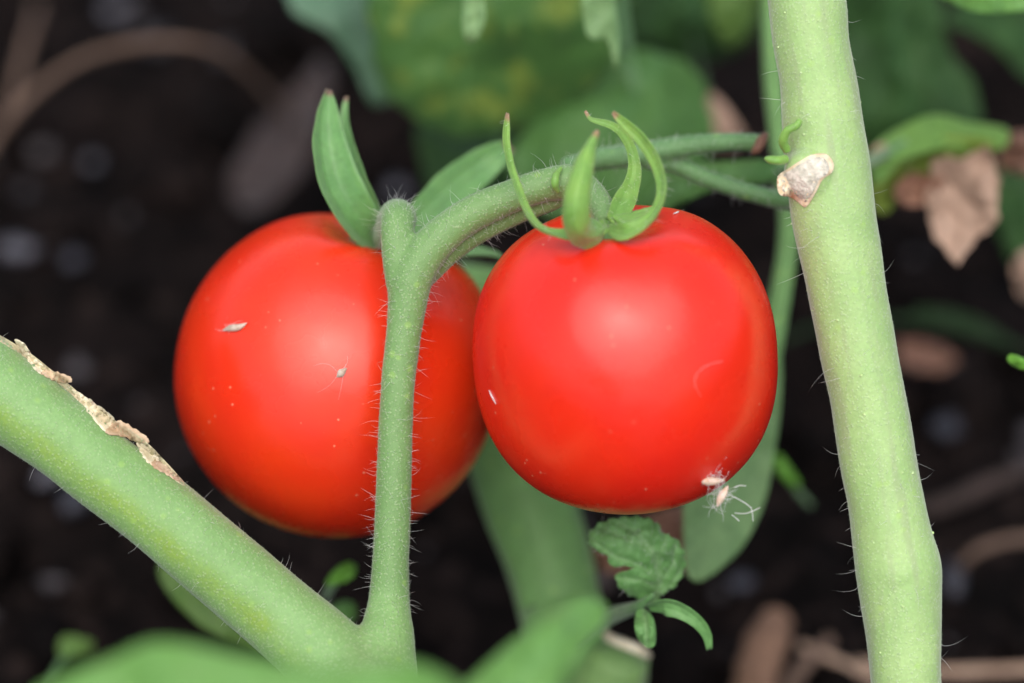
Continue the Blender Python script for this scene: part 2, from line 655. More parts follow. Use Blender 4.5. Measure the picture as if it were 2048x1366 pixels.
M['scar_tan'] = plain_mat('dry_tan_tissue', (0.42, 0.40, 0.24), (0.58, 0.48, 0.32), 700, 0.75)
M['scar'] = plain_mat('corky_scar', (0.50, 0.47, 0.37), (0.80, 0.74, 0.62), 1500, 0.85, 0.9, 0.0004)
M['scar_rim'] = plain_mat('scar_rim', (0.62, 0.46, 0.28), (0.80, 0.68, 0.50), 900, 0.7, 0.6)
M['twig'] = plain_mat('dead_twig', (0.10, 0.064, 0.046), (0.145, 0.095, 0.07), 260, 0.85, 0.7, 0.0006)
M['straw'] = plain_mat('dry_straw', (0.26, 0.17, 0.12), (0.36, 0.25, 0.18), 260, 0.8, 0.5, 0.0004)
M['tan_stick'] = plain_mat('tan_stick', (0.11, 0.062, 0.040), (0.20, 0.115, 0.075), 120, 0.85, 0.6, 0.0006)
M['dark_twig'] = plain_mat('dark_twig', (0.028, 0.020, 0.017), (0.045, 0.03, 0.026), 260, 0.9)
M['glint'] = plain_mat('bluish_glint', (0.05, 0.048, 0.058), (0.085, 0.082, 0.10), 300, 0.5, 0.5, 0.0005, spec=0.5)  # bluish tone stands in for light glinting off the wet soil
M['glint_dark'] = plain_mat('dark_bluish_glint', (0.020, 0.020, 0.028), (0.034, 0.034, 0.046), 300, 0.5, 0.5, 0.0005, spec=0.5)


def soil_mat():
    m, nt, b, co = new_mat('dark_soil')
    c = n_mix(nt, n_map(nt, n_noise(nt, co, 60, 4), 0.35, 0.65), (0.0020, 0.0015, 0.0014), (0.0066, 0.0044, 0.0040))
    c = n_mix(nt, n_map(nt, n_noise(nt, co, 210, 4, 0.6), 0.5, 0.68, 0, 1.0), c, (0.019, 0.0128, 0.0112))
    nt.links.new(c, b.inputs['Base Color'])
    b.inputs['Roughness'].default_value = 0.75
    b.inputs['Specular IOR Level'].default_value = 0.05
    n_bump(nt, b, n_noise(nt, co, 500, 5, 0.65), 0.8, 0.0012)
    return m


M['soil'] = soil_mat()


def unproj(V):
    """world points -> photograph pixels"""
    q = np.asarray(V, float) - np.array(CAM)
    d = q.dot(np.array(FW))
    return 1024 + q.dot(np.array(RT)) / d * D / PXM, 683 - q.dot(np.array(UP)) / d * D / PXM


def ground_hit(x, y, lift=0.0):
    a = P(x, y, 0)
    r = (a - CAM)
    t = (lift - CAM.z) / r.z
    return CAM + r * t


def ground_dz(x, y, lift=0.0):
    g = ground_hit(x, y, lift)
    return ((g - CAM).dot(FW) - D) * 1000


# ------------------------------------------------------------------ the ground: one sheet to the horizon
def spread(lo, hi, st, far):
    a = list(np.arange(lo, hi + st / 2, st))
    g, x, y = st, a[0], a[-1]
    left, right = [], []
    while x > -far or y < far:
        g *= 1.45
        x -= g; y += g
        left.append(x); right.append(y)
    return np.array(left[::-1] + a + right)


def soil_h(x, y):
    near = math.exp(-((x / 0.5) ** 2 + (y / 0.6) ** 2))
    h = 0.007 * noise.fractal(Vector((x * 22, y * 22, 1.7)), 1.0, 2.0, 4)
    h += 0.0022 * noise.fractal(Vector((x * 120, y * 120, 5.1)), 1.0, 2.0, 3)
    return h * near


gx = spread(-0.16, 0.16, 0.0022, 30.0)
gy = spread(-0.06, 0.30, 0.0022, 30.0)
V = np.array([(x, y, soil_h(x, y)) for y in gy for x in gx])
nx = len(gx)
F = [(j * nx + i, j * nx + i + 1, (j + 1) * nx + i + 1, (j + 1) * nx + i) for j in range(len(gy) - 1) for i in range(nx - 1)]
g = obj('ground', (V, F), M['soil'])
g['kind'] = 'structure'

bmi = bmesh.new()
bmesh.ops.create_icosphere(bmi, subdivisions=2, radius=1.0)
ICO_V = np.array([v.co[:] for v in bmi.verts]); ICO_F = [tuple(v.index for v in f.verts) for f in bmi.faces]
bmi.free()


def lump(c, r, squash=(1, 1, 0.7), rough=0.35, seed=0.0):
    V = []
    for v in ICO_V:
        k = 1 + rough * noise.fractal(Vector(v * 1.4) + Vector((seed, seed * 0.7, 0)), 1.0, 2.0, 2)
        V.append((c[0] + v[0] * r * k * squash[0], c[1] + v[1] * r * k * squash[1], c[2] + v[2] * r * k * squash[2]))
    return np.array(V), ICO_F


parts = []
for i in range(1100):
    x, y = random.uniform(-0.17, 0.17), random.uniform(-0.05, 0.30)
    r = 0.0009 + 0.0058 * random.random() ** 3
    parts.append(lump((x, y, soil_h(x, y) + r * 0.25), r, (random.uniform(.7, 1.2), random.uniform(.7, 1.2), .75), 0.5, i * 1.37))
v, f, _ = join(parts)
crumbs = obj('soil_crumbs', (v, f), M['soil'], kind='stuff')
crumbs['label'] = 'dark moist crumbs of soil covering the bed'

parts = []
for i in range(420):
    x, y = random.uniform(-0.16, 0.16), random.uniform(-0.05, 0.30)
    r = 0.0004 + 0.0016 * random.random() ** 2
    parts.append(lump((x, y, soil_h(x, y) + r * 0.9), r, (random.uniform(.5, 1.4), random.uniform(.5, 1.4), .6), 0.7, i * 2.1))
v, f, _ = join(parts)
gr = obj('soil_grit', (v, f), plain_mat('grit', (0.018, 0.016, 0.019), (0.065, 0.056, 0.058), 60, 0.6, 0.5, 0.0004), kind='stuff')
gr['label'] = 'fine pale grit strewn over the dark soil'

# ------------------------------------------------------------------ pale stem on the right
ST = [(1560, -420, 3, 76), (1590, -150, 1, 77), (1614, 0, 0, 78), (1622, 82, 0, 76), (1637, 164, 0, 77), (1645, 246, 0, 81), (1655, 328, 0, 84),
      (1665, 410, 0, 85), (1678, 492, 0, 82), (1692, 570, 0, 78.5), (1715, 692, 0, 77.5), (1739, 812, 0, 75.5), (1758, 933, 0, 77),
      (1771, 1000, 0, 76), (1786, 1085, 0, 82), (1796, 1135, 0, 86), (1801, 1185, 0, 83), (1807, 1270, 0, 76), (1812, 1366, 0, 70.5),
      (1822, 1500, 2, 68), (1840, 1700, 12, 68), (1850, 1850, 30, 70)]
foot = P(1850, 1850, 30)
rows = px_rows(ST)
rows.append((foot.x + 0.004, foot.y + 0.004, -0.012, SZ(74, 40)))
stem_parts = [tube3(rows, n=260, segs=40, wob=0.035, seed=2.0),
              tube([(1640, 335, 0.5, 60), (1622, 345, -2.2, 56), (1612, 352, -4.0, 44)], n=14, segs=24),
              tube([(1640, 275, 0, 60), (1612, 285, -1.0, 44), (1592, 292, -1.4, 30)], n=12, segs=24),
              tube([(1765, 1120, -1, 60), (1800, 1145, -1, 70), (1815, 1170, -1, 58)], n=12, segs=24)]
v, f = fuse(stem_parts, 0.00026, 9)
px, py = unproj(v)
cl = crom(ST, 400)
ctr = np.interp(py, cl[:, 1], cl[:, 0])
offs = (px - ctr) / 80.0
strk = np.array([0.5 + 0.8 * noise.noise(Vector((o * 3.6 + 4, yy * 0.0035, 3.0))) + 0.28 * noise.noise(Vector((o * 9, yy * 0.012, 8.0))) for o, yy in zip(offs, py)])
pt = thing('tomato_plant', (rows[-1][0], rows[-1][1], 0.0), 'thick pale yellow-green upright tomato stem with a corky scar', 'plant')
obj('stem', (v, f), M['stem'], pt, attrs={'streak': np.clip(strk, 0, 1), 'mask': np.zeros(len(v))})
inframe = lambda c, n: ((unproj(c)[1] > -60) & (unproj(c)[1] < 1430)).astype(float)
hv, hf = fuzz(v, f, 120, 0, L=(0.0006, 0.0032), rl=0.00002, droop=0.25, keep=inframe, bend=1.1)
obj('hair', (hv, hf), M['hair'], pt, kind='stuff')
hv, hf = fuzz(v, f, 0, 15000, S=(0.00006, 0.0002), keep=inframe)
obj('down', (hv, hf), M['down'], pt, kind='stuff')
# little pale swellings at the hair bases
pp, nn = sample_surface(v, f, 70, inframe)
nod = [lump(tuple(p + n * 0.00002), random.uniform(0.00006, 0.00017), (1, 1, 1), 0.15, i) for i, (p, n) in enumerate(zip(pp, nn))]
nv_, nf_, _ = join(nod)
obj('hair_base', (nv_, nf_), M['nodule'], pt, kind='stuff')

BV = BVHTree.FromPolygons([tuple(a) for a in v], f)


def on_skin(bv, x, y, lift_mm, fallback=0.0):
    """dz of a skin under a pixel, minus lift"""
    a = P(x, y, -60)
    h = bv.ray_cast(a, (a - CAM).normalized(), 0.2)
    if h[0] is None:
        return None
    return ((h[0] - CAM).dot(FW) - D) * 1000 - lift_mm


def skin_dz(bv, lift, cx, cy):
    base = on_skin(bv, cx, cy, 0) or 0.0

    def fn(x, y):
        for t in (1.0, 0.94, 0.88, 0.8, 0.7, 0.6):
            z = on_skin(bv, cx + (x - cx) * t, cy + (y - cy) * t, 0)
            if z is not None and z < base + 4.0:
                break
        else:
            z = base
        return z - lift(x, y)
    return fn


scar_o = [(1555, 378), (1556, 352), (1578, 336), (1600, 322), (1625, 309), (1652, 308), (1667, 326), (1664, 345), (1645, 360), (1632, 385), (1612, 414), (1596, 404), (1580, 394), (1562, 391)]
cxs, cys = 1611, 352


def rim_lift(x, y):
    e = min(math.hypot(x - a, y - b) for a, b in scar_o)
    return 0.25 + 0.25 * noise.noise(Vector((x / 9, y / 9, 0)))


data = blade(scar_o, 0, dzf=skin_dz(BV, lambda x, y: 0.16, cxs, cys), thick=0.6, step=6)
sr = obj('leaf_scar', data, M['scar_rim'], pt)
sr['label'] = 'cream corky heart-shaped scar where a leaf broke off'
inner = [(cxs + (x - cxs) * 0.84, cys + (y - cys) * 0.84) for x, y in scar_o]
data = blade(inner, 0, dzf=skin_dz(BV, rim_lift, cxs, cys), thick=0.6, step=5)
sub('scar_core', data, M['scar'], sr, pt)
# tiny side shoots beside the scar
for pts in ([(1574, 300, -3.4, 9), (1566, 282, -4.2, 10), (1574, 262, -4.8, 9), (1592, 252, -5.0, 8), (1600, 240, -5.0, 6)],
            [(1572, 318, -4.0, 9), (1556, 321, -4.6, 9), (1540, 319, -4.8, 8), (1530, 317, -4.8, 4)]):
    obj('side_shoot', tube(pts, n=26, segs=12, wob=0.1), M['sepal'], pt, attrs={'mask': np.zeros(26 * 12 + 2)})

# ------------------------------------------------------------------ lower branch with the fruit stalk
BR = [(-420, 500, 6, 88), (-200, 640, 2, 90), (-60, 738, 0, 90), (0, 785, 0, 88), (117, 870, 0, 81), (195, 932, 0, 79), (337, 1042, 0, 80), (503, 1183, 0, 81), (570, 1240, -0.5, 82),
      (640, 1302, -1.5, 86), (705, 1368, -3.5, 92), (745, 1440, -8, 104), (765, 1560, -18, 106), (775, 1750, -24, 100)]
SK = [(742, 1400, -5, 92), (760, 1330, -2.6, 76), (773, 1272, -1.4, 58), (776, 1232, -0.6, 47), (778, 1195, 0, 41), (781, 1130, 0, 37.5), (784, 1063, 0, 36.5), (788, 960, 0, 35.5), (791, 858, 0, 34.5), (797, 756, 0, 34.5), (803, 705, 0, 35), (809, 654, 0, 36),
      (815, 602, 0, 40), (822, 560, 0, 43)]
ARM_R = [(815, 590, 0, 38), (826, 552, 0, 42), (850, 508, 0, 41), (888, 468, 0, 38), (930, 436, 0.5, 36), (980, 410, 1.0, 35), (1040, 386, 1.2, 33), (1090, 370, 1.4, 33), (1128, 364, 1.4, 36),
         (1150, 366, 1.2, 33), (1178, 382, 0.6, 29), (1200, 410, -1.2, 27), (1218, 448, -3.0, 28)]
ARM_R2 = [(838, 560, 1.5, 26), (900, 502, 2.6, 26), (960, 462, 3.0, 24), (1040, 424, 3.2, 22), (1110, 402, 3.0, 18), (1150, 385, 2.4, 12)]
ARM_L = [(812, 600, 0, 34), (804, 552, 0.3, 35), (797, 505, 0.5, 34), (794, 462, 0.8, 34), (797, 436, 2.5, 36), (790, 438, 7.0, 35), (780, 462, 12, 31), (764, 486, 16.0, 28)]
rows = px_rows(BR)
ft = P(775, 1750, -24)
gdz = ft.z
rows.append((ft.x + 0.002, ft.y - 0.002, -0.01, SZ(100, -20)))
v, f = fuse([tube3(rows, n=200, segs=36, wob=0.03, seed=5.0), tube(SK, n=120, segs=28, wob=0.03, seed=8), tube(ARM_R, n=70, segs=28, wob=0.04, seed=9),
             tube(ARM_R2, n=50, segs=20, wob=0.05, seed=12), tube(ARM_L, n=60, segs=28, wob=0.03, seed=14),
             tube([(1120, 340, 1.2, 8), (1112, 364, 0.2, 13), (1114, 385, 0.8, 10)], n=12, segs=12)], 0.00022, 14)
px, py = unproj(v)
me = mesh_from('tmpn', v, f)
vn = np.empty(len(v) * 3); me.vertices.foreach_get('normal', vn)
vn = vn.reshape(-1, 3); bpy.data.meshes.remove(me)
brc = crom(BR, 500)
bpx = brc[:, :2]
tb = np.gradient(bpx, axis=0); tb /= np.linalg.norm(tb, axis=1)[:, None]
nb = np.stack([-tb[:, 1], tb[:, 0]], 1)          # points to the lower left edge
sgn = np.zeros(len(v))
for i in range(0, len(v), 20000):
    q = np.stack([px[i:i + 20000], py[i:i + 20000]], 1)
    k = np.argmin(((q[:, None, :] - bpx[None, ::4, :]) ** 2).sum(2), 1) * 4
    sgn[i:i + 20000] = ((q - bpx[k]) * nb[k]).sum(1)
fad = np.clip((640 - px) / 110, 0, 1)
wv = np.array([0.7 + 0.6 * noise.noise(Vector((a / 60, b / 60, 0))) for a, b in zip(px, py)])
front = (vn.dot(np.array(FW)) < 0.35)
stripe = np.clip(np.exp(-((sgn - 38) / 24) ** 2) * fad * wv, 0, 1) * front
stalky = np.clip((1290 - py) / 130, 0, 1) * np.clip((px - 690) / 40, 0, 1)
fc = np.array([np.mean([px[i] for i in q]) for q in f]); fy = np.array([np.mean([py[i] for i in q]) for q in f])
is_stalk = (fy < 1234) & (fc > 712)
tb_root = thing('tomato_branch', (rows[-1][0], rows[-1][1], 0.0), 'green branch from lower left forking into the thin hairy fruit stalk', 'stem')
M['branch'] = stem_mat('branch_green', (0.215, 0.385, 0.128), (0.185, 0.34, 0.108), (0.46, 0.58, 0.34), 0.34, mask=(0.23, 0.35, 0.045), streak=(0.10, 0.185, 0.058), bump=0.6, sheen=0.3)
SKIN = {}
for nm, sel in (('branch', ~is_stalk), ('fruit_stalk', is_stalk)):
    fs = [q for q, s in zip(f, sel) if s]
    ids = np.unique(np.array([i for q in fs for i in q]))
    re = -np.ones(len(v), int); re[ids] = np.arange(len(ids))
    fs2 = [tuple(int(re[i]) for i in q) for q in fs]
    o = obj(nm, (v[ids], fs2), M['branch'], tb_root, attrs={'mask': stripe[ids], 'streak': stalky[ids]})
    o.data.normals_split_custom_set_from_vertices([tuple(n) for n in vn[ids]])
    SKIN[nm] = (v[ids], fs2)
    if nm == 'branch':
        hv, hf = fuzz(v[ids], fs2, 170, 0, L=(0.0005, 0.0018), rl=0.000018, droop=0.0, keep=lambda c, n: ((unproj(c)[0] > -60) & (unproj(c)[1] < 1430)).astype(float))
        d2 = fuzz(v[ids], fs2, 0, 14000, S=(0.00006, 0.00018), keep=lambda c, n: ((unproj(c)[0] > -60) & (unproj(c)[1] < 1430)).astype(float))
    else:
        hv, hf = fuzz(v[ids], fs2, 850, 0, L=(0.0004, 0.0021), rl=0.000016)
        d2 = fuzz(v[ids], fs2, 0, 15000, S=(0.00007, 0.00022))
    sub('hair', (hv, hf), M['hair'], o, tb_root, kind='stuff')
    sub('down', d2, M['down'], o, tb_root, kind='stuff')
    if nm == 'branch':
        BRO = o
BVB = BVHTree.FromPolygons([tuple(a) for a in v], f)
# scraped, dried skin along the upper edge of the branch
flat_lift = lambda k: (lambda x, y: k + 0.06 * noise.noise(Vector((x / 12, y / 12, 2.0))))
for k, (ol, mt, lf) in enumerate([
        ([(-30, 656), (10, 676), (60, 706), (130, 762), (200, 820), (290, 882), (366, 962), (354, 964), (292, 900), (206, 842), (130, 778), (60, 722), (8, 688), (-30, 668)], 'scar_tan', 0.03),
        ([(22, 690), (40, 694), (60, 722), (88, 748), (84, 758), (66, 752), (44, 722)], 'cream', 0.07),
        ([(82, 748), (104, 752), (136, 764), (132, 774), (112, 774), (88, 764), (76, 756)], 'brown_flap', 0.2),
        ([(128, 780), (152, 794), (182, 814), (214, 838), (226, 856), (214, 872), (198, 868), (176, 842), (150, 806)], 'cream', 0.08),
        ([(214, 858), (232, 850), (262, 866), (290, 886), (284, 896), (262, 892), (238, 882), (206, 876)], 'brown_flap', 0.22),
        ([(266, 892), (288, 902), (312, 926), (304, 940), (288, 934), (272, 910)], 'cream', 0.08),
        ([(302, 928), (322, 938), (352, 964), (346, 970), (322, 956), (298, 942)], 'brown_flap', 0.14)]):
    if mt != 'scar_tan':
        ol = [(x + 7, y - 9) for x, y in ol]
    cx, cy = np.mean(ol, axis=0)
    # pull the outline's centre a little inside the skin so that every point finds it
    o = obj('dry_scrape', blade(ol, 0, dzf=skin_dz(BVB, flat_lift(lf), cx - 14, cy + 22), thick=0.22, step=5, saw=1.5, sawn=11), M[mt], tb_root)
    o['label'] = 'cream scraped strip' if mt == 'cream' else 'long tan dried edge of the scrape' if mt == 'scar_tan' else 'curled brown flap of dried skin'

# knuckle of the fruit stalk: small lime ridge
obj('knuckle_ridge', tube([(1122, 336, -0.2, 4), (1112, 352, -0.9, 8), (1110, 368, -0.9, 9), (1116, 384, -0.4, 5)], n=20, segs=10, wob=0.2), M['sepal'], tb_root, attrs={'mask': np.zeros(20 * 10 + 2)})


# ------------------------------------------------------------------ tomatoes
def tomato(name, cx, cy, dz, rw, rh, axis, label, mat, expo=2.2, seed=0.0, dimple=0.16):
    """axis: where the stem end points, in right / up / toward-camera axes"""
    c = np.array(P(cx, cy, dz))
    a = np.array(RT * axis[0] + UP * axis[1] - FW * axis[2]); a /= np.linalg.norm(a)
    e1 = np.cross(a, np.array(FW)); e1 /= np.linalg.norm(e1)
    e2 = np.cross(a, e1)
    R, H = SZ(rw, dz), SZ(rh, dz)
    nu, nvv = 128, 84
    V = []
    for i in range(nvv + 1):
        t = math.pi * i / nvv
        ct, st_ = math.cos(t), math.sin(t)
        k = (abs(ct) ** expo + abs(st_) ** expo) ** (-1 / expo)
        for j in range(nu):
            p = 2 * math.pi * j / nu
            rho, z = st_ * k, ct * k
            lob = 1 + 0.020 * math.cos(5 * p + seed) * max(0.0, ct) ** 2 + 0.008 * math.cos(2 * p + seed * 1.7) + 0.006 * noise.noise(Vector((math.cos(p) * 1.2 + seed, math.sin(p) * 1.2, ct * 1.4)))
            if z > 0:
                z -= dimple * math.exp(-(rho / (0.27 + 0.03 * math.cos(5 * p + seed))) ** 2)
            else:
                z += 0.03 * math.exp(-(rho / 0.2) ** 2)
            V.append(c + (e1 * math.cos(p) + e2 * math.sin(p)) * (rho * R * lob) + a * (z * H * (0.5 + 0.5 * lob)))
    F = []
    for i in range(nvv):
        for j in range(nu):
            j2 = (j + 1) % nu
            F.append((i * nu + j, (i + 1) * nu + j, (i + 1) * nu + j2, i * nu + j2))
    V = np.array(V)
    base = V[np.argmin(V[:, 2])]
    root = thing(name, tuple(base), label, 'tomato', 'ripe tomatoes on the truss')
    me = bmesh.new()
    o = obj('fruit', (V, F), mat, root)
    me.from_mesh(o.data)
    bmesh.ops.remove_doubles(me, verts=me.verts, dist=1e-7)
    bmesh.ops.recalc_face_normals(me, faces=me.faces)
    me.to_mesh(o.data); me.free()
    hub = c + a * (H * (1 - dimple))
    w = np.array([tuple(o.data.vertices[i].co) for i in range(len(o.data.vertices))]) + base
    bv = BVHTree.FromPolygons([tuple(q) for q in w], [tuple(p.vertices) for p in o.data.polygons])
    return root, o, hub, a, bv


rt, rfruit, hub, ax, BVR = tomato('ripe_tomato', 1250, 716, 1.5, 303, 304, (-0.08, 0.92, 0.36), 'front red tomato with curling bright green sepals, next to the pale stem', M['tomato'], 2.3, 0.6, 0.14)
lt, lfruit, hubl, axl, BVL = tomato('ripe_tomato', 676, 749, 20, 326, 322, (0.24, 0.92, 0.30), 'rear orange-red tomato behind the hairy fruit stalk, broad dull sepals', M['tomato_orange'], 2.1, 2.1, 0.14)


def dish(c, a, r, h, seed):
    """the little green disc the sepals spring from"""
    e1 = np.cross(a, np.array(FW)); e1 /= np.linalg.norm(e1)
    e2 = np.cross(a, e1)
    V, F = [], []
    rings = [(1.0, 0.10), (0.92, 0.34), (0.7, 0.36), (0.45, 0.42), (0.28, 0.75), (0.2, 1.1)]
    n = 40
    for k, (q, z) in enumerate(rings):
        for j in range(n):
            p = 2 * math.pi * j / n
            lob = 1 + (0.16 if k < 3 else 0.04) * math.cos(5 * p + seed)
            V.append(c + (e1 * math.cos(p) + e2 * math.sin(p)) * r * q * lob + a * h * z)
    for k in range(len(rings) - 1):
        for j in range(n):
            j2 = (j + 1) % n
            F.append((k * n + j, k * n + j2, (k + 1) * n + j2, (k + 1) * n + j))
    F.append(tuple(range(n))[::-1]); F.append(tuple((len(rings) - 1) * n + j for j in range(n)))
    return np.array(V), F, np.zeros(len(V))


hub_o = obj('calyx', dish(hub + ax * 0.0002, ax, 0.0046, 0.0013, 0.3), M['sepal'], rt)
hx, hy = unproj(hub[None])
print('hub px', hx, hy, 'hub dz', ((Vector(hub) - CAM).dot(FW) - D) * 1000)
HZ = ((Vector(hub) - CAM).dot(FW) - D) * 1000
print('hubl', unproj(hubl[None]), ((Vector(hubl) - CAM).dot(FW) - D) * 1000)
SEP = [
    ([(1212, 452, -6.5, 26), (1168, 472, -8.5, 36), (1122, 472, -9.0, 32), (1078, 457, -8.0, 27), (1053, 425, -6.5, 25), (1034, 378, -5, 23), (1018, 330, -4, 22), (1010, 285, -3.4, 21), (1011, 252, -3, 17), (1014, 226, -2.6, 8)], (0.55, 0.5, -0.5), 0.25, 0.24, 0),
    ([(1205, 458, -7, 60), (1185, 472, -10, 62), (1162, 466, -12.6, 58), (1151, 432, -14, 57), (1154, 388, -14.4, 52), (1164, 345, -13.8, 46), (1174, 312, -13, 36), (1184, 285, -12.4, 22), (1196, 261, -12, 9)], (0.1, 0.2, 1), 0.3, 0.15, 0),
    ([(1216, 456, -6.5, 16), (1252, 466, -9.0, 38), (1292, 449, -9.8, 36), (1320, 412, -9.6, 32), (1328, 372, -9, 31), (1316, 325, -8.2, 31), (1290, 283, -7.6, 30), (1258, 252, -7.2, 24), (1238, 235, -7, 17), (1226, 224, -6.8, 8)], (-0.7, 0.2, -0.4), 0.25, 0.26, 0),
    ([(1226, 446, -5, 34), (1243, 414, -3.4, 46), (1262, 372, -2.2, 34), (1268, 338, -1.6, 27), (1262, 302, -1.6, 22), (1245, 270, -2.0, 20), (1222, 252, -2.4, 17), (1196, 244, -2.6, 13), (1180, 238, -2.7, 9), (1170, 222, -2.8, 6)], (0.1, 0.25, -1), 0.3, 0.14, 0),
    ([(1236, 446, -5.5, 50), (1270, 436, -4.5, 42), (1300, 424, -3.6, 30), (1322, 412, -3.0, 14)], (0, 0.8, -0.5), 0.1, 0.25, 0)]
for pts, fv, gt, th, tw in SEP:
    s = obj('sepal', strap(pts, gutter=gt, thick=th, face=fv, twist=tw), M['sepal'], rt)
    if pts[-1][1] < 300:
        wv_ = np.array([tuple(q.co) for q in s.data.vertices]) + np.array(rt.location)
        ff = [tuple(p.vertices) for p in s.data.polygons]
        sub('hair', fuzz(wv_, ff, 26, 160, L=(0.0004, 0.0011), S=(0.00006, 0.00015), rl=0.000018), M['hair'], s, rt, kind='stuff')

obj('calyx', dish(hubl - axl * 0.0002, axl, 0.0032, 0.0014, 1.0), M['sepal_dull'], lt)
SEPL = [
    ([(758, 490, 15, 50), (726, 466, 12.5, 74), (692, 420, 11, 88), (664, 365, 10.5, 90), (650, 305, 10.5, 78), (648, 250, 11, 56), (652, 212, 11.5, 36), (656, 180, 12, 12)], (0.45, 0.15, -1), 0.45, 0.12, 0),
    ([(764, 484, 15.5, 40), (742, 430, 14, 56), (718, 372, 13.5, 52), (702, 315, 14, 40), (691, 262, 14.4, 28), (690, 228, 14.6, 18), (694, 193, 14.8, 9)], (-0.3, 0.1, -1), 0.3, 0.16, 0),
    ([(772, 492, 16, 44), (815, 470, 18, 66), (860, 425, 20, 78), (905, 380, 22, 82), (950, 342, 24, 72), (990, 312, 25, 54), (1020, 292, 26, 24)], (-0.2, -0.2, -1), 0.2, 0.12, 0),
    ([(772, 496, 13, 40), (830, 505, 14, 50), (890, 505, 16, 54), (945, 505, 18, 50), (985, 510, 20, 34), (1012, 520, 21, 12)], (0, 0.8, -0.6), 0.15, 0.14, 0),
    ([(752, 498, 15, 36), (738, 504, 12.5, 34), (722, 500, 11, 24), (708, 490, 10.6, 10)], (0, 0.6, -0.8), 0.15, 0.2, 0)]
for pts, fv, gt, th, tw in SEPL:
    obj('sepal', strap(pts, gutter=gt, thick=th, face=fv, twist=tw), M['sepal_dull'], lt)


# ------------------------------------------------------------------ seeds and chaff stuck to the fruit
def husk(pts, r):
    """slim seed: rows px,py,dz ; r half width px"""
    n = len(pts)
    return tube([(x, y, z, max(0.6, r * math.sin(math.pi * (0.06 + 0.9 * i / (n - 1))))) for i, (x, y, z) in enumerate(pts)], n=22, segs=10, wob=0.12, seed=pts[0][0])


def fibres(cx, cy, dz, n, L, spread_, seed, r=0.42):
    rng = random.Random(seed)
    out = []
    for i in range(n):
        a = rng.uniform(0, 2 * math.pi)
        l = L * rng.uniform(0.35, 1.0)
        x, y, z = cx + rng.uniform(-1, 1) * spread_, cy + rng.uniform(-1, 1) * spread_ * 0.6, dz + rng.uniform(-0.5, 0.3)
        b = rng.uniform(-1, 1) * 0.9
        pts = []
        for k in range(5):
            t = k / 4
            pts.append((x + math.cos(a + b * t) * l * t, y + math.sin(a + b * t) * l * t, z + rng.uniform(-0.15, 0.15), r * (1 - 0.5 * t)))
        out.append(tube(pts, n=9, segs=3))
    return join(out)


zt = on_skin(BVR, 1420, 962, 0.5) or 0
print('seed dz', zt)
zs = min(zt, 0.0) if zt else 0.0
sf = thing('seed_fluff', tuple(P(1432, 985, zs)), 'two pale seeds in white fluff stuck low on the front tomato', 'seed')
obj('seed', husk([(1398, 960, zs), (1412, 962, zs - .2), (1430, 962, zs - .2), (1450, 960, zs)], 9), M['seed'], sf)
obj('seed', husk([(1456, 972, zs), (1448, 986, zs - .3), (1440, 1000, zs - .3), (1434, 1014, zs - .2)], 8.5), M['seed'], sf)
fb = [fibres(1424, 955, zs - .2, 34, 34, 20, 1), fibres(1444, 990, zs - .3, 30, 34, 12, 2), fibres(1432, 1012, zs - .2, 12, 30, 10, 3), fibres(1425, 965, zs - .3, 10, 62, 16, 6, 0.5)]
for pts in ([(1455, 988, zs, 0.85), (1472, 996, zs, 0.85), (1490, 1006, zs, 0.85), (1503, 1016, zs, 0.7)], [(1502, 1014, zs, 0.85), (1505, 1028, zs, 0.85), (1506, 1042, zs, 0.85)],
            [(1470, 1026, zs, 0.7), (1490, 1027, zs, 0.7), (1506, 1022, zs, 0.85), (1520, 1015, zs, 0.7)], [(1400, 962, zs, 0.85), (1382, 968, zs, 0.7), (1366, 976, zs, 0.7)],
            [(1464, 1030, zs, 1), (1472, 1036, zs, 0.7), (1478, 1042, zs, 1)], [(1468, 975, zs, 1), (1480, 971, zs, 1), (1492, 972, zs, .8)]):
    fb.append(tube(pts, n=12, segs=4))
obj('fibre', join(fb), M['fibre'], sf, kind='stuff')


def chaff(bv, pts, r, label, nf=0, L=40, mat='chaff'):
    q = []
    for x, y in pts:
        z = on_skin(bv, x, y, 0.25)
        q.append((x, y, z if z is not None else 10))
    t = thing('chaff', tuple(P(*q[0])), label, 'chaff')
    obj('husk', husk(q, r), M[mat], t)
    if nf:
        obj('fibre', fibres(q[1][0], q[1][1], q[1][2] - 0.2, nf, L, 10, int(r * 10), 0.3), M['fibre'], t, kind='stuff')


chaff(BVL, [(446, 660), (462, 656), (478, 654), (494, 646)], 7.5, 'torn pale chaff on the upper left of the rear tomato', 9, 26)
chaff(BVL, [(674, 754), (682, 746), (694, 736)], 8, 'small grey-brown seed on the pink highlight of rear tomato', 5, 70)
chaff(BVR, [(978, 780), (984, 793), (992, 808)], 1.7, 'thin white fleck near left edge of the front tomato', mat='fibre')
chaff(BVR, [(1346, 428), (1356, 424), (1368, 421)], 1.8, 'tiny white hair on the shoulder of the front tomato', mat='fibre')

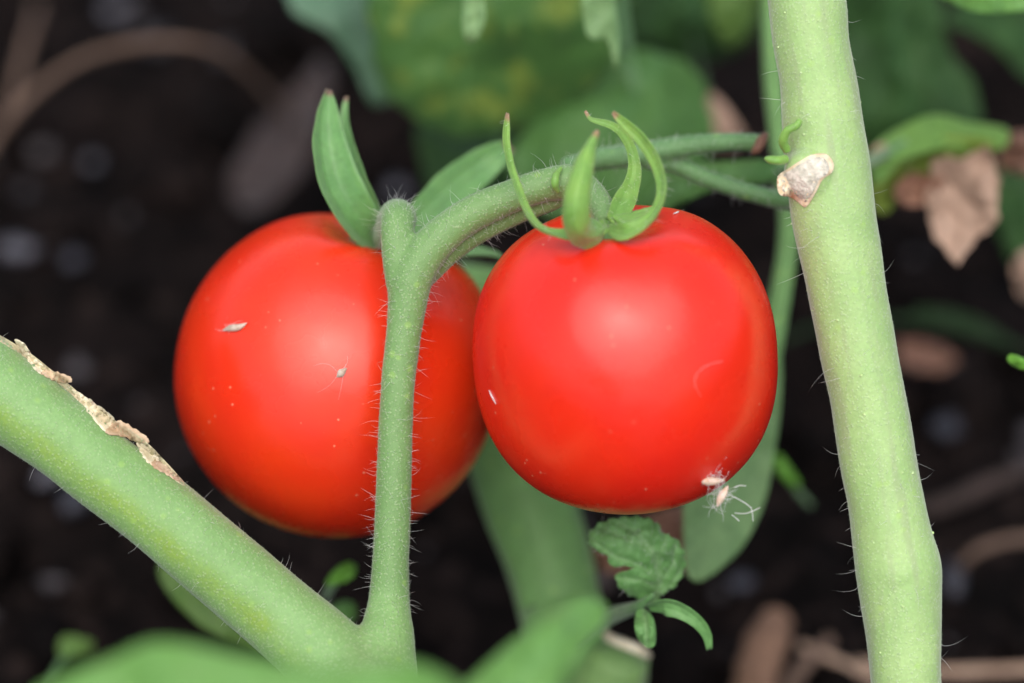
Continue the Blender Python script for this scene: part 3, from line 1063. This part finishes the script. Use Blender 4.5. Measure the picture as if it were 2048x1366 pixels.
# ------------------------------------------------------------------ leaves round about
M['leaf_yellow'] = leaf_mat('mottled_leaf', (0.058, 0.150, 0.034), (0.076, 0.185, 0.038), (0.11, 0.23, 0.06), spot=(0.20, 0.28, 0.045), spot_lo=0.52, spot_hi=0.66, spot_scale=175, spec=0.25)
M['leaf_mid'] = leaf_mat('mid_leaf', (0.064, 0.165, 0.036), (0.084, 0.20, 0.042), (0.11, 0.26, 0.09), spot=(0.30, 0.33, 0.05), spot_lo=0.62, spot_hi=0.74, spot_scale=60, spec=0.25)
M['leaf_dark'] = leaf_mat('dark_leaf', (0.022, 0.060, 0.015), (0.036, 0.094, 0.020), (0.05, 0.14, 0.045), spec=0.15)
M['leaf_grey'] = leaf_mat('grey_green_leaf', (0.10, 0.20, 0.12), (0.12, 0.235, 0.135), (0.18, 0.30, 0.19))
M['leaf_front'] = leaf_mat('bright_leaf', (0.135, 0.31, 0.066), (0.155, 0.35, 0.076), (0.17, 0.38, 0.12), spec=0.3)
M['leaf_small'] = leaf_mat('leaflet', (0.13, 0.31, 0.085), (0.19, 0.40, 0.13), (0.30, 0.46, 0.22), fine=1500, vein_amt=0.45, bump=0.3)
M['leaf_olive'] = leaf_mat('olive_leaf', (0.085, 0.17, 0.03), (0.11, 0.21, 0.035), (0.15, 0.26, 0.06))
M['leaf_under'] = leaf_mat('yellowing_leaf', (0.16, 0.24, 0.03), (0.20, 0.28, 0.04), (0.2, 0.28, 0.06))
M['leaf_fold'] = leaf_mat('yellow_green_fold', (0.13, 0.27, 0.05), (0.16, 0.31, 0.055), (0.2, 0.34, 0.09))
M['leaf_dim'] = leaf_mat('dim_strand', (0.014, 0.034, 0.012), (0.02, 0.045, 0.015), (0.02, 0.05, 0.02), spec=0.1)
M['leaf_pale'] = leaf_mat('pale_blade', (0.17, 0.31, 0.12), (0.20, 0.345, 0.13), (0.25, 0.40, 0.16))
M['leaf_lime'] = leaf_mat('lime_sprout', (0.12, 0.32, 0.03), (0.15, 0.38, 0.04), (0.2, 0.4, 0.08))
M['dry_leaf'] = leaf_mat('dry_tan_leaf', (0.50, 0.34, 0.25), (0.42, 0.27, 0.19), (0.24, 0.13, 0.09), trans=0.2, spot=(0.14, 0.045, 0.025), spot_lo=0.68, spot_hi=0.8, spot_scale=90)
M['dry_dark'] = leaf_mat('dry_brown_leaf', (0.028, 0.017, 0.014), (0.046, 0.028, 0.023), (0.05, 0.03, 0.025), trans=0.1)
M['dry_rust'] = leaf_mat('rusty_leaf', (0.19, 0.085, 0.05), (0.26, 0.13, 0.08), (0.12, 0.06, 0.04), trans=0.15)


def leaf(label, outline, dz, mat, petiole=None, pmat='bg_stalk', name='tomato_leaf', cat='leaf', group='tomato leaves around the fruit', midrib=None, side_veins=0, part='blade', **k):
    cx, cy = np.mean(np.array(outline), axis=0)
    veins = []
    if midrib:
        veins = [midrib]
        mr = crom([(a, b, 0) for a, b in midrib], 40)[:, :2]
        o = np.array(outline, float)
        size = (o.max(axis=0) - o.min(axis=0)).max()
        for i in range(side_veins):
            t = 0.12 + 0.75 * i / max(1, side_veins - 1)
            p = mr[int(t * 39)]
            d = mr[min(39, int(t * 39) + 2)] - mr[max(0, int(t * 39) - 2)]
            d = d / (np.linalg.norm(d) + 1e-9)
            for s in (-1, 1):
                q = np.array([d[0] * 0.7 - s * d[1] * 0.75, d[1] * 0.7 + s * d[0] * 0.75])
                veins.append([tuple(p), tuple(p + q * size * 0.2 + d * size * 0.02), tuple(p + q * size * 0.38 + d * size * 0.08)])
    root = thing(name, tuple(P(petiole[0][0], petiole[0][1], petiole[0][2]) if petiole else P(cx, cy, dz)), label, cat, group)
    data = blade(outline, dz, veins=veins, **k)
    b = obj(part, data, M[mat], root)
    if petiole:
        obj('petiole', tube(petiole, n=30, segs=14, wob=0.06, seed=cx), M[pmat], root, attrs={'mask': np.zeros(30 * 14 + 2)})
    return root, b, data


leaf('large dark green leaf with yellow mottling, above the calyxes', [(742, -60), (738, 60), (752, 140), (790, 205), (845, 252), (925, 272), (1020, 266), (1120, 232), (1195, 170), (1228, 105), (1238, 20), (1232, -80), (1180, -200), (1080, -290), (960, -310), (840, -250), (770, -160)],
     58, 'leaf_yellow', petiole=[(1080, -520, 66, 12), (1030, -400, 60, 13), (990, -280, 58.5, 11), (975, -150, 58.4, 8)], midrib=[(985, -300), (970, -60), (940, 120), (930, 268)], side_veins=5, vw=9, relief=-0.5, gy=0.02, bow=5, amp=2.0, saw=5, sawn=9, seed=1)
leaf('yellow-edged green leaf behind the curled sepals', [(1020, 330), (1050, 262), (1110, 212), (1180, 150), (1240, 108), (1300, 98), (1362, 122), (1408, 170), (1426, 235), (1420, 300), (1380, 380), (1300, 430), (1200, 450), (1100, 430), (1040, 390)],
     66, 'leaf_mid', petiole=[(1210, -260, 100, 12), (1220, -100, 90, 12), (1240, 40, 78, 12), (1270, 180, 67.5, 8)], midrib=[(1330, 105), (1250, 220), (1150, 330), (1060, 380)], side_veins=4, vw=8, relief=-0.4, gx=0.012, gy=-0.015, bow=4, amp=2.0, saw=4, sawn=8, seed=2)
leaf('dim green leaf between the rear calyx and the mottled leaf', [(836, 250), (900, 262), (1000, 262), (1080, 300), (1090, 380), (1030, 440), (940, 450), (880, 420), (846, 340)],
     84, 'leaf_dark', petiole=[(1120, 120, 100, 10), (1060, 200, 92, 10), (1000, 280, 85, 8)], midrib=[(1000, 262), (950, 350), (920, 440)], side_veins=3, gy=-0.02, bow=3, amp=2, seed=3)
leaf('pale grey-green leaf at the top edge left of the mottled leaf', [(560, -120), (578, 6), (612, 40), (660, 66), (700, 118), (722, 160), (738, 196), (752, 210), (778, 200), (782, 140), (766, 70), (760, -40), (720, -180), (630, -200)],
     76, 'leaf_grey', petiole=[(700, -420, 90, 12), (690, -300, 84, 12), (680, -170, 77, 9)], midrib=[(680, -180), (700, -20), (745, 180)], side_veins=3, gx=0.03, gy=-0.02, bow=4, amp=1.5, seed=4)
leaf('narrow leaflet tip hanging over the mottled leaf', [(924, -90), (926, 0), (924, 50), (930, 80), (948, 84), (964, 64), (972, 30), (968, -10), (962, -90), (944, -140)],
     26, 'leaf_pale', petiole=[(960, -330, 34, 8), (950, -220, 30, 8), (944, -120, 26.5, 6)], midrib=[(944, -130), (948, 80)], bow=1.2, amp=1.0, gx=-0.02, seed=5)
leaf('notched grey-green leaflet hanging at the top edge above the curled sepals', [(1140, -110), (1160, -20), (1166, 30), (1174, 70), (1192, 80), (1210, 76), (1222, 100), (1230, 138), (1238, 120), (1238, 60), (1228, 0), (1214, -110), (1176, -160)],
     29, 'leaf_pale', petiole=[(1190, -340, 38, 8), (1184, -240, 34, 8), (1176, -150, 29.5, 6)], midrib=[(1178, -150), (1200, 0), (1228, 120)], bow=1.5, amp=1.0, gx=0.02, seed=6)
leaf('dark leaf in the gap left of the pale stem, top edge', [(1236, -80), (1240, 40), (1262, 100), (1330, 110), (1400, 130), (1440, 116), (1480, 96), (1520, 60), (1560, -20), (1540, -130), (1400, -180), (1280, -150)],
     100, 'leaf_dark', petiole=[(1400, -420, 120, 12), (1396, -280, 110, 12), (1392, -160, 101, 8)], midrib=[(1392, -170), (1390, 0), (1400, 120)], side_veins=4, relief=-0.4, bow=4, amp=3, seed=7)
leaf('brighter green leaf hanging at the top edge left of pale stem', [(1400, -110), (1412, 0), (1432, 60), (1456, 92), (1484, 80), (1512, 30), (1530, -30), (1500, -120), (1450, -150)],
     78, 'leaf_olive', petiole=[(1460, -360, 90, 9), (1456, -240, 84, 9), (1452, -140, 79, 7)], midrib=[(1452, -150), (1456, 88)], side_veins=3, bow=3, amp=2, seed=8)
leaf('yellowing leaf tip beside the horizontal stalk', [(1404, 180), (1440, 200), (1476, 246), (1490, 282), (1460, 300), (1420, 292), (1396, 250)],
     76, 'dry_leaf', petiole=[(1380, 60, 100, 5), (1396, 120, 90, 5), (1416, 190, 77, 5)], pmat='leaf_dark', midrib=[(1410, 190), (1480, 285)], bow=2, amp=1, seed=9)
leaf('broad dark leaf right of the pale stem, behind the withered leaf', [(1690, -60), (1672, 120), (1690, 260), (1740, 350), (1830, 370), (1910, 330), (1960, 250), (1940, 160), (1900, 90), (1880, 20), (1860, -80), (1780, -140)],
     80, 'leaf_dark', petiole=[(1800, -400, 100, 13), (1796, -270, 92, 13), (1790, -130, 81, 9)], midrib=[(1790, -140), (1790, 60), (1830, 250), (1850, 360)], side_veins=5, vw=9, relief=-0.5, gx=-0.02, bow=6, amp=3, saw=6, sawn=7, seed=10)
leaf('dark leaf crossing the upper right edge', [(1880, 40), (1940, 60), (2000, 100), (2060, 160), (2160, 210), (2280, 190), (2260, 80), (2160, 10), (2040, -10), (1940, 0)],
     96, 'leaf_dark', petiole=[(2420, 60, 110, 12), (2340, 100, 104, 12), (2260, 130, 97, 9)], midrib=[(2270, 130), (2080, 80), (1890, 45)], side_veins=4, bow=4, amp=3, gy=-0.03, seed=11)
leaf('bright green leaf edge in the top right corner', [(1868, -22), (1905, 6), (1950, 24), (2000, 26), (2060, 22), (2140, 24), (2240, -20), (2240, -120), (2120, -170), (1980, -140), (1890, -90)],
     26, 'leaf_front', petiole=[(2100, -380, 40, 10), (2080, -270, 33, 10), (2060, -150, 26.5, 8)], midrib=[(2060, -160), (2020, -60), (1990, 24)], side_veins=4, relief=-0.3, bow=3, amp=1.5, seed=12)
leaf('dark leaf at right edge below the withered leaf', [(1980, 420), (1990, 340), (2040, 300), (2120, 320), (2180, 420), (2160, 540), (2080, 600), (2030, 540), (2004, 480)],
     88, 'leaf_dark', petiole=[(2360, 300, 96, 10), (2260, 360, 92, 10), (2170, 420, 88.5, 8)], midrib=[(2180, 420), (1985, 410)], side_veins=3, bow=4, amp=2, seed=13)

# withered leaf: a green fold on top, tan shrivelled blade hanging under it
wr, wb, _ = leaf('withered curled leaf, green fold above a tan shrivelled tip', [(1736, 320), (1744, 296), (1770, 272), (1810, 250), (1850, 232), (1890, 230), (1940, 244), (1990, 250), (2018, 262), (2012, 292), (1980, 302), (1930, 298), (1890, 296), (1840, 308), (1796, 326), (1772, 356), (1750, 366)],
                 44, 'leaf_fold', petiole=[(1690, 330, 22, 12), (1730, 326, 32, 12), (1768, 308, 41, 10), (1810, 286, 44.4, 8)], part='green_fold', bow=2, amp=1.0, gx=0.012, gy=-0.05, seed=14)
obj('underside', blade([(1760, 318), (1800, 296), (1850, 282), (1900, 272), (1960, 276), (1990, 290), (1960, 320), (1920, 345), (1880, 350), (1836, 362), (1800, 392), (1776, 424), (1750, 420), (1740, 370)], 47, bow=-2, amp=1.4, gy=0.02, seed=15), M['leaf_under'], wr)
obj('dry_blade', blade([(1862, 330), (1890, 316), (1930, 312), (1976, 296), (1992, 330), (1996, 380), (1996, 430), (1966, 470), (1930, 505), (1910, 528), (1884, 490), (1860, 450), (1852, 410), (1856, 370)], 45.4, bow=-2.5, amp=1.6, gx=-0.02, gy=0.015, saw=4, sawn=7, seed=16), M['dry_leaf'], wr)
obj('rusty_patch', blade([(1790, 372), (1820, 345), (1862, 350), (1890, 346), (1880, 380), (1850, 410), (1810, 412), (1792, 400)], 46, bow=-1, amp=1.5, seed=17), M['dry_rust'], wr)
obj('dry_edge', blade([(1736, 330), (1742, 300), (1768, 286), (1776, 310), (1762, 336), (1744, 342)], 43, amp=1.0, seed=18), M['dry_leaf'], wr)
leaf('brown crumpled leaf scrap on the right edge beside the withered leaf', [(1998, 300), (2014, 272), (2040, 262), (2080, 270), (2110, 310), (2080, 345), (2030, 348), (2004, 336)], 56, 'dry_rust', bow=2, amp=3, seed=19, name='withered_leaf', group='dead leaves')
leaf('tan leaf scrap at right edge under the dark leaf', [(2024, 540), (2040, 505), (2080, 500), (2110, 540), (2090, 590), (2044, 600)], 62, 'dry_leaf', bow=2, amp=3, seed=20, name='withered_leaf', group='dead leaves')

# long pale leaf and stem behind the front tomato
leaf('long pale green blade hanging behind the front tomato', [(1560, 700), (1562, 800), (1550, 900), (1530, 1000), (1490, 1086), (1440, 1138), (1396, 1164), (1372, 1140), (1366, 1060), (1370, 960), (1400, 860), (1460, 760), (1516, 690)],
     34, 'leaf_pale', petiole=[(1548, -300, 52, 22), (1544, -60, 50, 20), (1546, 150, 46, 19), (1566, 330, 42, 20), (1578, 450, 38, 21), (1566, 560, 36, 22), (1540, 700, 34, 26), (1520, 800, 33.6, 24)], pmat='bg_stem',
     midrib=[(1540, 700), (1500, 850), (1450, 1000), (1400, 1150)], side_veins=4, vw=10, gx=0.02, bow=-3, amp=1.5, seed=21)
leaf('tan dead leaf behind the small crinkled leaflet', [(1186, 1090), (1230, 1066), (1300, 1030), (1360, 1010), (1404, 1030), (1410, 1080), (1390, 1130), (1340, 1150), (1270, 1150), (1206, 1144), (1180, 1120)],
     44, 'dry_rust', bow=3, amp=3, seed=22, name='withered_leaf', group='dead leaves')

# stalks behind the calyx of the front tomato
t = thing('fruit_truss', tuple(P(1600, 405, 14)), 'horizontal fruit stalk with a brown broken end, behind the curled sepals', 'stem')
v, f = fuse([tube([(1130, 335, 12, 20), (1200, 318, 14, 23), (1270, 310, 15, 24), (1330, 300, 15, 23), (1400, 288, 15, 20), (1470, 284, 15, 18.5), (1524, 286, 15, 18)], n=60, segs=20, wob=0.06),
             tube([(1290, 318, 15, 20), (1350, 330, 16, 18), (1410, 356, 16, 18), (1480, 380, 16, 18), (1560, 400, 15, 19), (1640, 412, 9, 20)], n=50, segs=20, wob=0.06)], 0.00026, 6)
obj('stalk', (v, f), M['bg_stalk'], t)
obj('hair', fuzz(v, f, 120, 1500, L=(0.0006, 0.0018), S=(0.0001, 0.00028)), M['hair'], t, kind='stuff')
o = obj('broken_end', tube([(1505, 306, 14.2, 5), (1514, 296, 14.0, 10), (1524, 282, 14.2, 11), (1532, 268, 14.8, 6)], n=18, segs=12, wob=0.3), M['dry_rust'], t)
leaf('green leaflet under the horizontal stalk', [(1290, 400), (1330, 356), (1390, 330), (1460, 322), (1530, 320), (1580, 336), (1560, 360), (1500, 370), (1430, 380), (1370, 404), (1320, 420)],
     30, 'leaf_mid', petiole=[(1640, 330, 12, 9), (1600, 336, 22, 9), (1556, 342, 29.5, 7)], midrib=[(1570, 340), (1420, 350), (1300, 402)], side_veins=3, bow=2, amp=1, seed=23)

# thick shaded stem behind the tomatoes and the cut stub in front of it
t = thing('tomato_plant', tuple(ground_hit(1150, 1420)), 'thick shaded green stem behind both tomatoes, disappearing under them', 'plant')
gs = ground_hit(1150, 1400)
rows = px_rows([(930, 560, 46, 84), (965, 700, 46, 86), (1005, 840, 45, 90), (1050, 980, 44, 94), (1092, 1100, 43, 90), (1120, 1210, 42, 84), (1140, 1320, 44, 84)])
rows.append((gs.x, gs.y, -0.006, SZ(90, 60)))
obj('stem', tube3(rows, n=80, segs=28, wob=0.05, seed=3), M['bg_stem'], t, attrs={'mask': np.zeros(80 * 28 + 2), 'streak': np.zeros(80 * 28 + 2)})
t = thing('cut_stub', tuple(P(1150, 1560, 46)), 'pale green stub with a cream cut rim at the bottom edge', 'stem')
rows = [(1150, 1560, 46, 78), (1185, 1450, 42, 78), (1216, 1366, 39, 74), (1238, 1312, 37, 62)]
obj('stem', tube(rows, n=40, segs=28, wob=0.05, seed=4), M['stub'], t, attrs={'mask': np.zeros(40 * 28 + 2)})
o = obj('cut_rim', tube([(1206, 1264, 34.5, 6), (1224, 1278, 33.4, 9), (1250, 1290, 32.8, 10), (1278, 1300, 33, 10), (1296, 1312, 34.6, 7)], n=24, segs=12, wob=0.25), M['cream'], t)
o['label'] = 'dry cream rim of the cut'

# blurred leaves close to the lens along the bottom edge
leaf('large blurred bright green leaf along the bottom left edge, close to the lens', [(60, 1400), (130, 1352), (220, 1318), (300, 1284), (380, 1288), (470, 1308), (560, 1322), (650, 1340), (760, 1330), (850, 1330), (930, 1390), (900, 1500), (760, 1600), (500, 1640), (250, 1580), (100, 1490)],
     -66, 'leaf_front', petiole=[(1050, 1900, -40, 13), (980, 1760, -54, 13), (900, 1600, -63, 12), (840, 1500, -66, 9)], midrib=[(900, 1520), (650, 1450), (350, 1400), (100, 1400)], side_veins=5, vw=9, relief=-0.3, gy=-0.012, bow=3, amp=2.0, seed=24)
leaf('blurred bright green leaf rising at the bottom centre, close to the lens', [(900, 1400), (960, 1340), (1020, 1286), (1080, 1246), (1140, 1204), (1184, 1194), (1212, 1214), (1206, 1250), (1170, 1290), (1130, 1340), (1100, 1420), (1040, 1520), (960, 1540), (900, 1480)],
     -50, 'leaf_front', petiole=[(880, 1800, -40, 12), (900, 1680, -45, 12), (940, 1540, -50, 11), (980, 1440, -50.4, 8)], midrib=[(930, 1540), (1040, 1360), (1180, 1210)], side_veins=4, vw=9, relief=-0.3, bow=3, amp=1.5, gy=-0.02, seed=25)
leaf('olive green leaf below the lower left branch', [(318, 1150), (340, 1190), (376, 1230), (420, 1264), (480, 1290), (560, 1320), (640, 1320), (620, 1250), (540, 1180), (440, 1110), (360, 1100), (324, 1120)],
     38, 'leaf_olive', petiole=[(800, 1420, 50, 10), (720, 1370, 44, 10), (630, 1300, 38.5, 8)], midrib=[(640, 1310), (480, 1220), (330, 1140)], side_veins=3, bow=2, amp=1.5, seed=26)

# small crinkled leaflet shoot under the front tomato
o_ = [(1304, 1222), (1282, 1202), (1252, 1186), (1234, 1168), (1232, 1150), (1250, 1142), (1268, 1136), (1254, 1132), (1228, 1134), (1218, 1128), (1216, 1114), (1196, 1102), (1178, 1086), (1180, 1064), (1204, 1044), (1244, 1034), (1282, 1034), (1312, 1044),
      (1328, 1066), (1352, 1078), (1366, 1100), (1370, 1128), (1362, 1156), (1346, 1176), (1326, 1188), (1316, 1206)]
ro, b, data = leaf('small crinkled dark green leaflet just below the front tomato', o_, 9, 'leaf_small', petiole=[(1130, 1290, 40, 14), (1185, 1252, 30, 16), (1232, 1228, 20, 16), (1274, 1214, 12, 12), (1306, 1190, 9.2, 5)], pmat='bg_stalk',
                   midrib=[(1306, 1216), (1318, 1160), (1300, 1100), (1240, 1060), (1190, 1070)], side_veins=0, vw=5, relief=-0.35, bow=2.4, amp=1.5, gy=0.012, saw=2.2, sawn=26, step=5, seed=27, name='leaf_shoot', group=None)
bpy.data.objects.remove(b)
vs_ = [[(1306, 1216), (1320, 1165), (1312, 1110), (1276, 1068), (1240, 1046)], [(1318, 1160), (1280, 1130), (1230, 1112), (1186, 1080)], [(1316, 1176), (1280, 1160), (1238, 1156)], [(1320, 1165), (1346, 1128), (1352, 1088)], [(1316, 1120), (1330, 1080), (1318, 1052)],
       [(1300, 1094), (1250, 1076), (1200, 1052)], [(1312, 1190), (1340, 1172), (1362, 1140)]]
obj('blade', blade(o_, 9, veins=vs_, vw=8, relief=0.38, bow=2.4, amp=1.0, gy=0.012, saw=2.2, sawn=26, step=4, seed=27), M['leaf_small'], ro)
obj('leaflet', blade([(1278, 1216), (1296, 1222), (1308, 1240), (1312, 1266), (1310, 1290), (1296, 1296), (1280, 1284), (1270, 1262), (1270, 1234)], 8, veins=[[(1288, 1216), (1294, 1290)]], vw=5, relief=0.4, bow=1.5, amp=0.8, gy=-0.02, step=4, seed=28), M['leaf_small'], ro)
obj('curled_leaflet', strap([(1296, 1212, 9, 20), (1330, 1208, 7.5, 40), (1364, 1220, 7, 34), (1394, 1242, 7, 26), (1412, 1268, 7.5, 20), (1418, 1298, 8.2, 12)], gutter=0.3, thick=0.2, face=(0.3, -0.5, -1)), M['leaf_small'], ro, attrs={'mask': np.zeros(44 * 34)})
wv_ = data[0]
obj('hair', fuzz(wv_, data[1], 60, 900, L=(0.0003, 0.0012), S=(0.00008, 0.0002), rl=0.000022), M['hair'], ro, kind='stuff')

# sprouts in the shade
def sprout(label, stem_pts, outline, dz, mat='leaf_lime', pm='bg_stalk'):
    r, b, _ = leaf(label, outline, dz, mat, petiole=stem_pts, pmat=pm, name='sprout', cat='sprout', group='small sprouts', bow=1.0, amp=0.8, seed=outline[0][0])
    return r


sprout('small lime sprout left of the fruit stalk, below the rear tomato', [(650, 1200, 40, 6), (662, 1176, 34, 8), (684, 1150, 29, 7)], [(652, 1170), (668, 1140), (696, 1124), (712, 1132), (708, 1152), (686, 1166)], 28)
sprout('dark green sprout leaf in the fork of branch and fruit stalk', [(640, 1300, 50, 6), (668, 1250, 42, 7), (690, 1212, 34, 6)], [(662, 1222), (676, 1204), (700, 1202), (712, 1216), (710, 1240), (690, 1250)], 33, 'leaf_mid')
sprout('lime green seedling leaf left of the pale stem', [(1620, 1010, 62, 5), (1596, 984, 58, 6), (1580, 960, 54, 5)], [(1544, 916), (1560, 910), (1580, 936), (1598, 962), (1596, 976), (1576, 966), (1556, 944)], 53)
sprout('tiny lime seedling tip on the right edge', [(2120, 790, 20, 5), (2080, 752, 16, 6), (2050, 734, 13, 5)], [(2014, 716), (2022, 708), (2044, 714), (2070, 730), (2066, 742), (2040, 738), (2020, 728)], 12)
sprout('dim green leaf strand right of the pale stem', [(1560, 680, 96, 7), (1660, 650, 96, 7), (1820, 640, 94, 8), (1940, 660, 92, 7), (2060, 700, 92, 6)], [(1830, 618), (1900, 620), (1980, 650), (2040, 700), (1990, 690), (1900, 664), (1840, 650)], 93, 'leaf_dim', 'leaf_dim')
sprout('yellowed leaf bit at lower left above the blurred leaf', [(100, 1370, 62, 5), (120, 1330, 60, 6), (140, 1300, 58.5, 5)], [(116, 1290), (130, 1272), (160, 1274), (186, 1284), (180, 1306), (150, 1316), (122, 1312)], 58, 'leaf_olive')


# ------------------------------------------------------------------ litter lying on the soil
def twig(label, pts, mat='twig', cat='twig', name='dead_twig', group='dead twigs on the soil'):
    rows = []
    for x, y, lift, r in pts:
        g_ = ground_hit(x, y, lift)
        d = (g_ - CAM).dot(FW)
        rows.append((g_.x, g_.y, g_.z + 0.0, r * PXM * d / D))
    t = tag(obj(name, tube3(rows, n=50, segs=12, wob=0.25, seed=pts[0][0] * 0.01), M[mat], None, rows[0][:3]), label, cat, group)
    return t


twig('brown arched twig in the upper left', [(-80, 400, .022, 12), (-20, 290, .026, 11), (50, 200, .032, 10), (150, 125, .038, 9), (250, 92, .040, 9), (350, 84, .040, 8), (440, 104, .036, 8), (510, 160, .028, 8), (570, 225, .016, 8), (620, 300, .004, 8)])
twig('thin dark twig standing off the arched twig', [(14, 240, .026, 7), (40, 140, .026, 9), (62, 60, .024, 9), (76, 10, .014, 8)])
twig('pale straw stick at the lower right edge', [(1650, 1318, .006, 9), (1760, 1334, .007, 11), (1900, 1344, .008, 11), (2060, 1338, .008, 11), (2160, 1330, .006, 9)], 'straw')
twig('second straw stick behind the pale stem foot', [(1600, 1290, .008, 8), (1690, 1330, .008, 10), (1780, 1370, .008, 10), (1900, 1420, .006, 8)], 'straw')
twig('dim curved twig on the soil at right', [(1920, 1130, .006, 9), (1960, 1098, .009, 10), (2020, 1080, .010, 10), (2090, 1078, .008, 9)])
twig('faint dark root across the soil at right', [(1840, 1020, .004, 15), (1910, 1000, .006, 17), (1990, 964, .006, 16), (2080, 930, .004, 14)], 'dark_twig')
twig('stout tan stick end standing in the soil at the bottom', [(1500, 1420, .008, 44), (1514, 1350, .012, 44), (1536, 1280, .014, 42), (1556, 1236, .014, 30)], 'tan_stick')
twig('faint twig beside the stout tan stick', [(1560, 1400, .006, 14), (1610, 1330, .008, 15), (1660, 1280, .008, 13)])


def soil_leaf(label, outline, lift, mat, seed):
    cx, cy = np.mean(np.array(outline), axis=0)
    fn = lambda x, y: ground_dz(x, y, lift) - 2.0 * noise.fractal(Vector((x / 60, y / 60, seed)), 1.0, 2.0, 3)
    t = tag(obj('withered_leaf', blade(outline, 0, dzf=fn, thick=0.4, saw=3, sawn=7), M[mat], None, tuple(P(cx, cy, fn(cx, cy)))), label, 'leaf', 'dead leaves')


soil_leaf('dull brown dead leaf left of the broad sepals', [(640, 120), (662, 150), (650, 230), (626, 300), (580, 370), (520, 420), (470, 410), (462, 360), (490, 290), (540, 230), (600, 170)], 0.014, 'dry_dark', 1.0)
soil_leaf('rusty brown dead leaf right of the pale stem', [(1790, 690), (1830, 682), (1880, 694), (1910, 716), (1890, 740), (1840, 738), (1800, 724)], 0.012, 'dry_rust', 2.0)
soil_leaf('dim brown leaf scrap between rear tomato and lower left branch', [(1176, 1150), (1200, 1120), (1230, 1130), (1226, 1170), (1196, 1180)], 0.012, 'dry_dark', 3.0)


def glint(label, x, y, rpx, mat='glint', sq=(1, 1, .6), seed=0):  # a small lump modelled in place of a blurred glint on the soil
    g_ = ground_hit(x, y, 0.004)
    r = rpx * PXM * 1.2
    v, f = lump((g_.x, g_.y, soil_h(g_.x, g_.y) + r * 0.35 + 0.002), r, sq, 0.75, seed)
    tag(obj('glint', (v, f), M[mat], None, (g_.x, g_.y, 0)), label, 'glint', 'bluish glint lumps on the soil')


glint('pale grey pebble at the top edge left of the arched twig crest', 225, 10, 30, seed=1)
glint('round bluish pebble under the arched twig', 180, 288, 20, 'glint', seed=2)
glint('wide pale pebble at the left edge, level with rear tomato top', 40, 530, 34, 'glint', (1.3, .8, .6), seed=3)
glint('dark bluish pebble right of the wide pale pebble', 150, 540, 26, 'glint_dark', seed=4)
glint('bluish pebble just below the lower left branch', 96, 975, 30, 'glint', seed=5)
glint('dark slate pebble below the lower left branch', 150, 1020, 30, 'glint_dark', (1, 1.4, .6), seed=6)
glint('dark bluish pebble seen between the two calyxes', 790, 350, 28, 'glint', seed=7)
glint('violet grey pebble right of the pale stem at mid height', 1890, 850, 30, 'glint_dark', seed=8)
glint('blue pebble right of the pale stem foot', 1905, 1160, 30, 'glint_dark', (.8, 1.6, .6), seed=9)
glint('dark blue pebble right of the hanging pale blade', 1490, 1116, 26, 'glint_dark', seed=10)
glint('whitish fleck of grit on the dark leaf shade, upper right', 1880, 150, 18, 'glint', seed=11)

q = [(1402, 792), (1390, 770), (1394, 748), (1412, 732), (1438, 724), (1462, 722)]
q = [(x, y, on_skin(BVR, x, y, -0.004), 0.25) for x, y in q]
tag(obj('fibre', tube(q, n=40, segs=5), M['fibre'], None, tuple(P(*q[0][:3]))), 'faint looped hair lying on the right half of front tomato', 'fibre')
